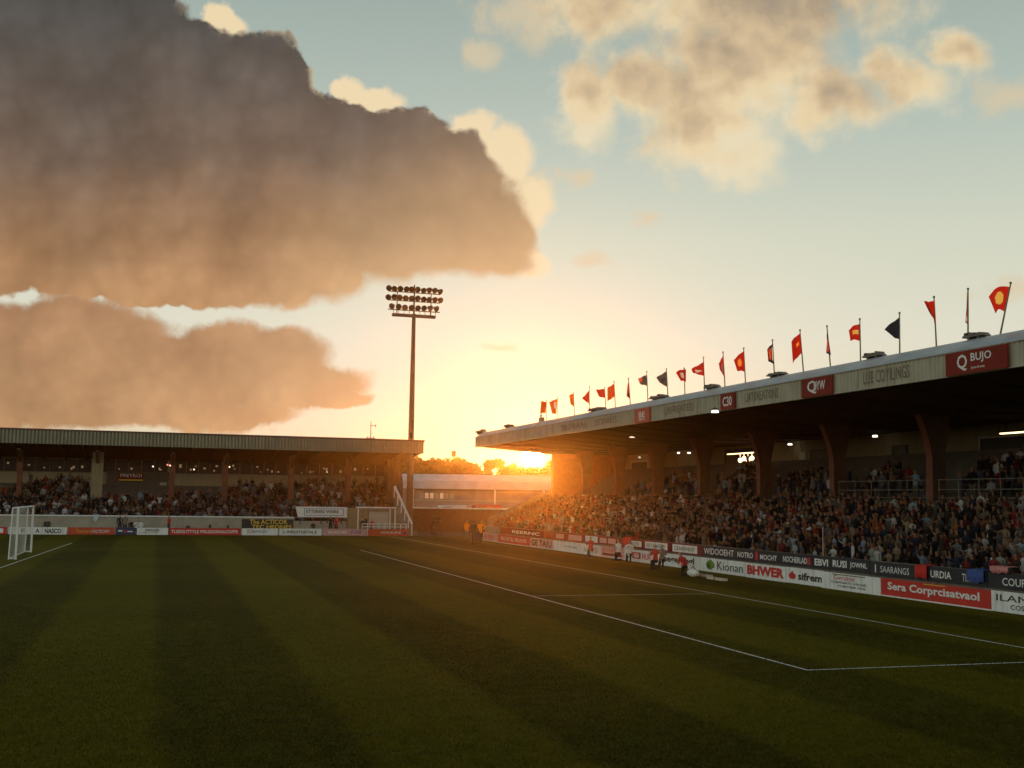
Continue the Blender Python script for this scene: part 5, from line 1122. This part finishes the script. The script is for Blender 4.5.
for px, s, pose, top, lab, sc in [(119.5, 105.3, 0, BKJ, 'person in black jacket standing behind the navy board, goal side', 1.0), (124.5, 105.2, 4, GJ, 'person in grey jacket standing behind the navy board', 1.05), (131, 105.5, 6, BKJ, 'person in black top sitting beside the white tops', 1.0), (136, 105.5, 7, WB, 'person in white top sitting, nearest the black tops', 1.0), (140.5, 105.5, 6, WB, 'person in white top sitting at the end of the seated three', 1.0),
                              (168.5, 105.2, 2, RB, 'person in dark red top standing alone at the start of the long red board', 1.0), (330.5, 105.0, 4, BKJ, 'person in black standing before the white banner', 1.05), (336, 105.1, 1, RB, 'person in red top standing before the white banner', 1.05), (362, 105.2, 0, BKJ, 'person in black beside the cream block', .95), (372, 105.0, 5, RB, 'person in red before the roller door', .9), (313, 105.3, 6, BKJ, 'person in black sitting by the wall before the white banner', 1.0)]:
    t = at_wall(px, s); person(t, s, .02, TH + RNG.normal(0, .5), POSES[pose], top, DK, lab, GW, sc)
o = thing('bench', 'low bench behind the greyish white board, three people on it', 'bench', (at_wall(136), 105.55, 0)); ta, tb_ = at_wall(128), at_wall(144)
mb = MB(); mb.box(ta, tb_, 105.4, 105.75, .40, .45); mb.build('seat', M['brown'], o)
for q in (ta + .1, tb_ - .15): mb = MB(); mb.box(q, q + .06, 105.42, 105.73, .02, .398); mb.build('leg', M['darksteel'], o)

# ------------------------------------------------------------------ air: orange volume added to imitate the warm veil round the sun
HAZE = .00018
if HAZE:
    m_ = bpy.data.materials.new('added_haze'); nt = nodes(m_); nt.nodes.remove(nt.nodes['Principled BSDF']); pv = nt.nodes.new('ShaderNodeVolumePrincipled')
    pv.inputs['Color'].default_value = (1, .45, .10, 1); pv.inputs['Density'].default_value = HAZE; pv.inputs['Anisotropy'].default_value = .92
    nt.links.new(pv.outputs[0], nt.nodes['Material Output'].inputs['Volume'])
    mb = MB(); mb.box(-345, 345, -165, 635, -1.6, 27); o = mb.build('added_haze', m_); o['kind'] = 'stuff'

# ------------------------------------------------------------------ render settings
vs = SC.view_settings; vs.view_transform = 'Standard'; vs.look = 'None'; vs.gamma = 1; vs.exposure = 0.0
cy = SC.cycles; cy.use_denoising = True
try: cy.denoiser = 'OPENIMAGEDENOISE'
except Exception: pass
cy.max_bounces = 6; cy.diffuse_bounces = 3; cy.glossy_bounces = 2; cy.transmission_bounces = 2; cy.volume_bounces = 0; cy.transparent_max_bounces = 4
cy.sample_clamp_indirect = 4; cy.caustics_reflective = False; cy.caustics_refractive = False
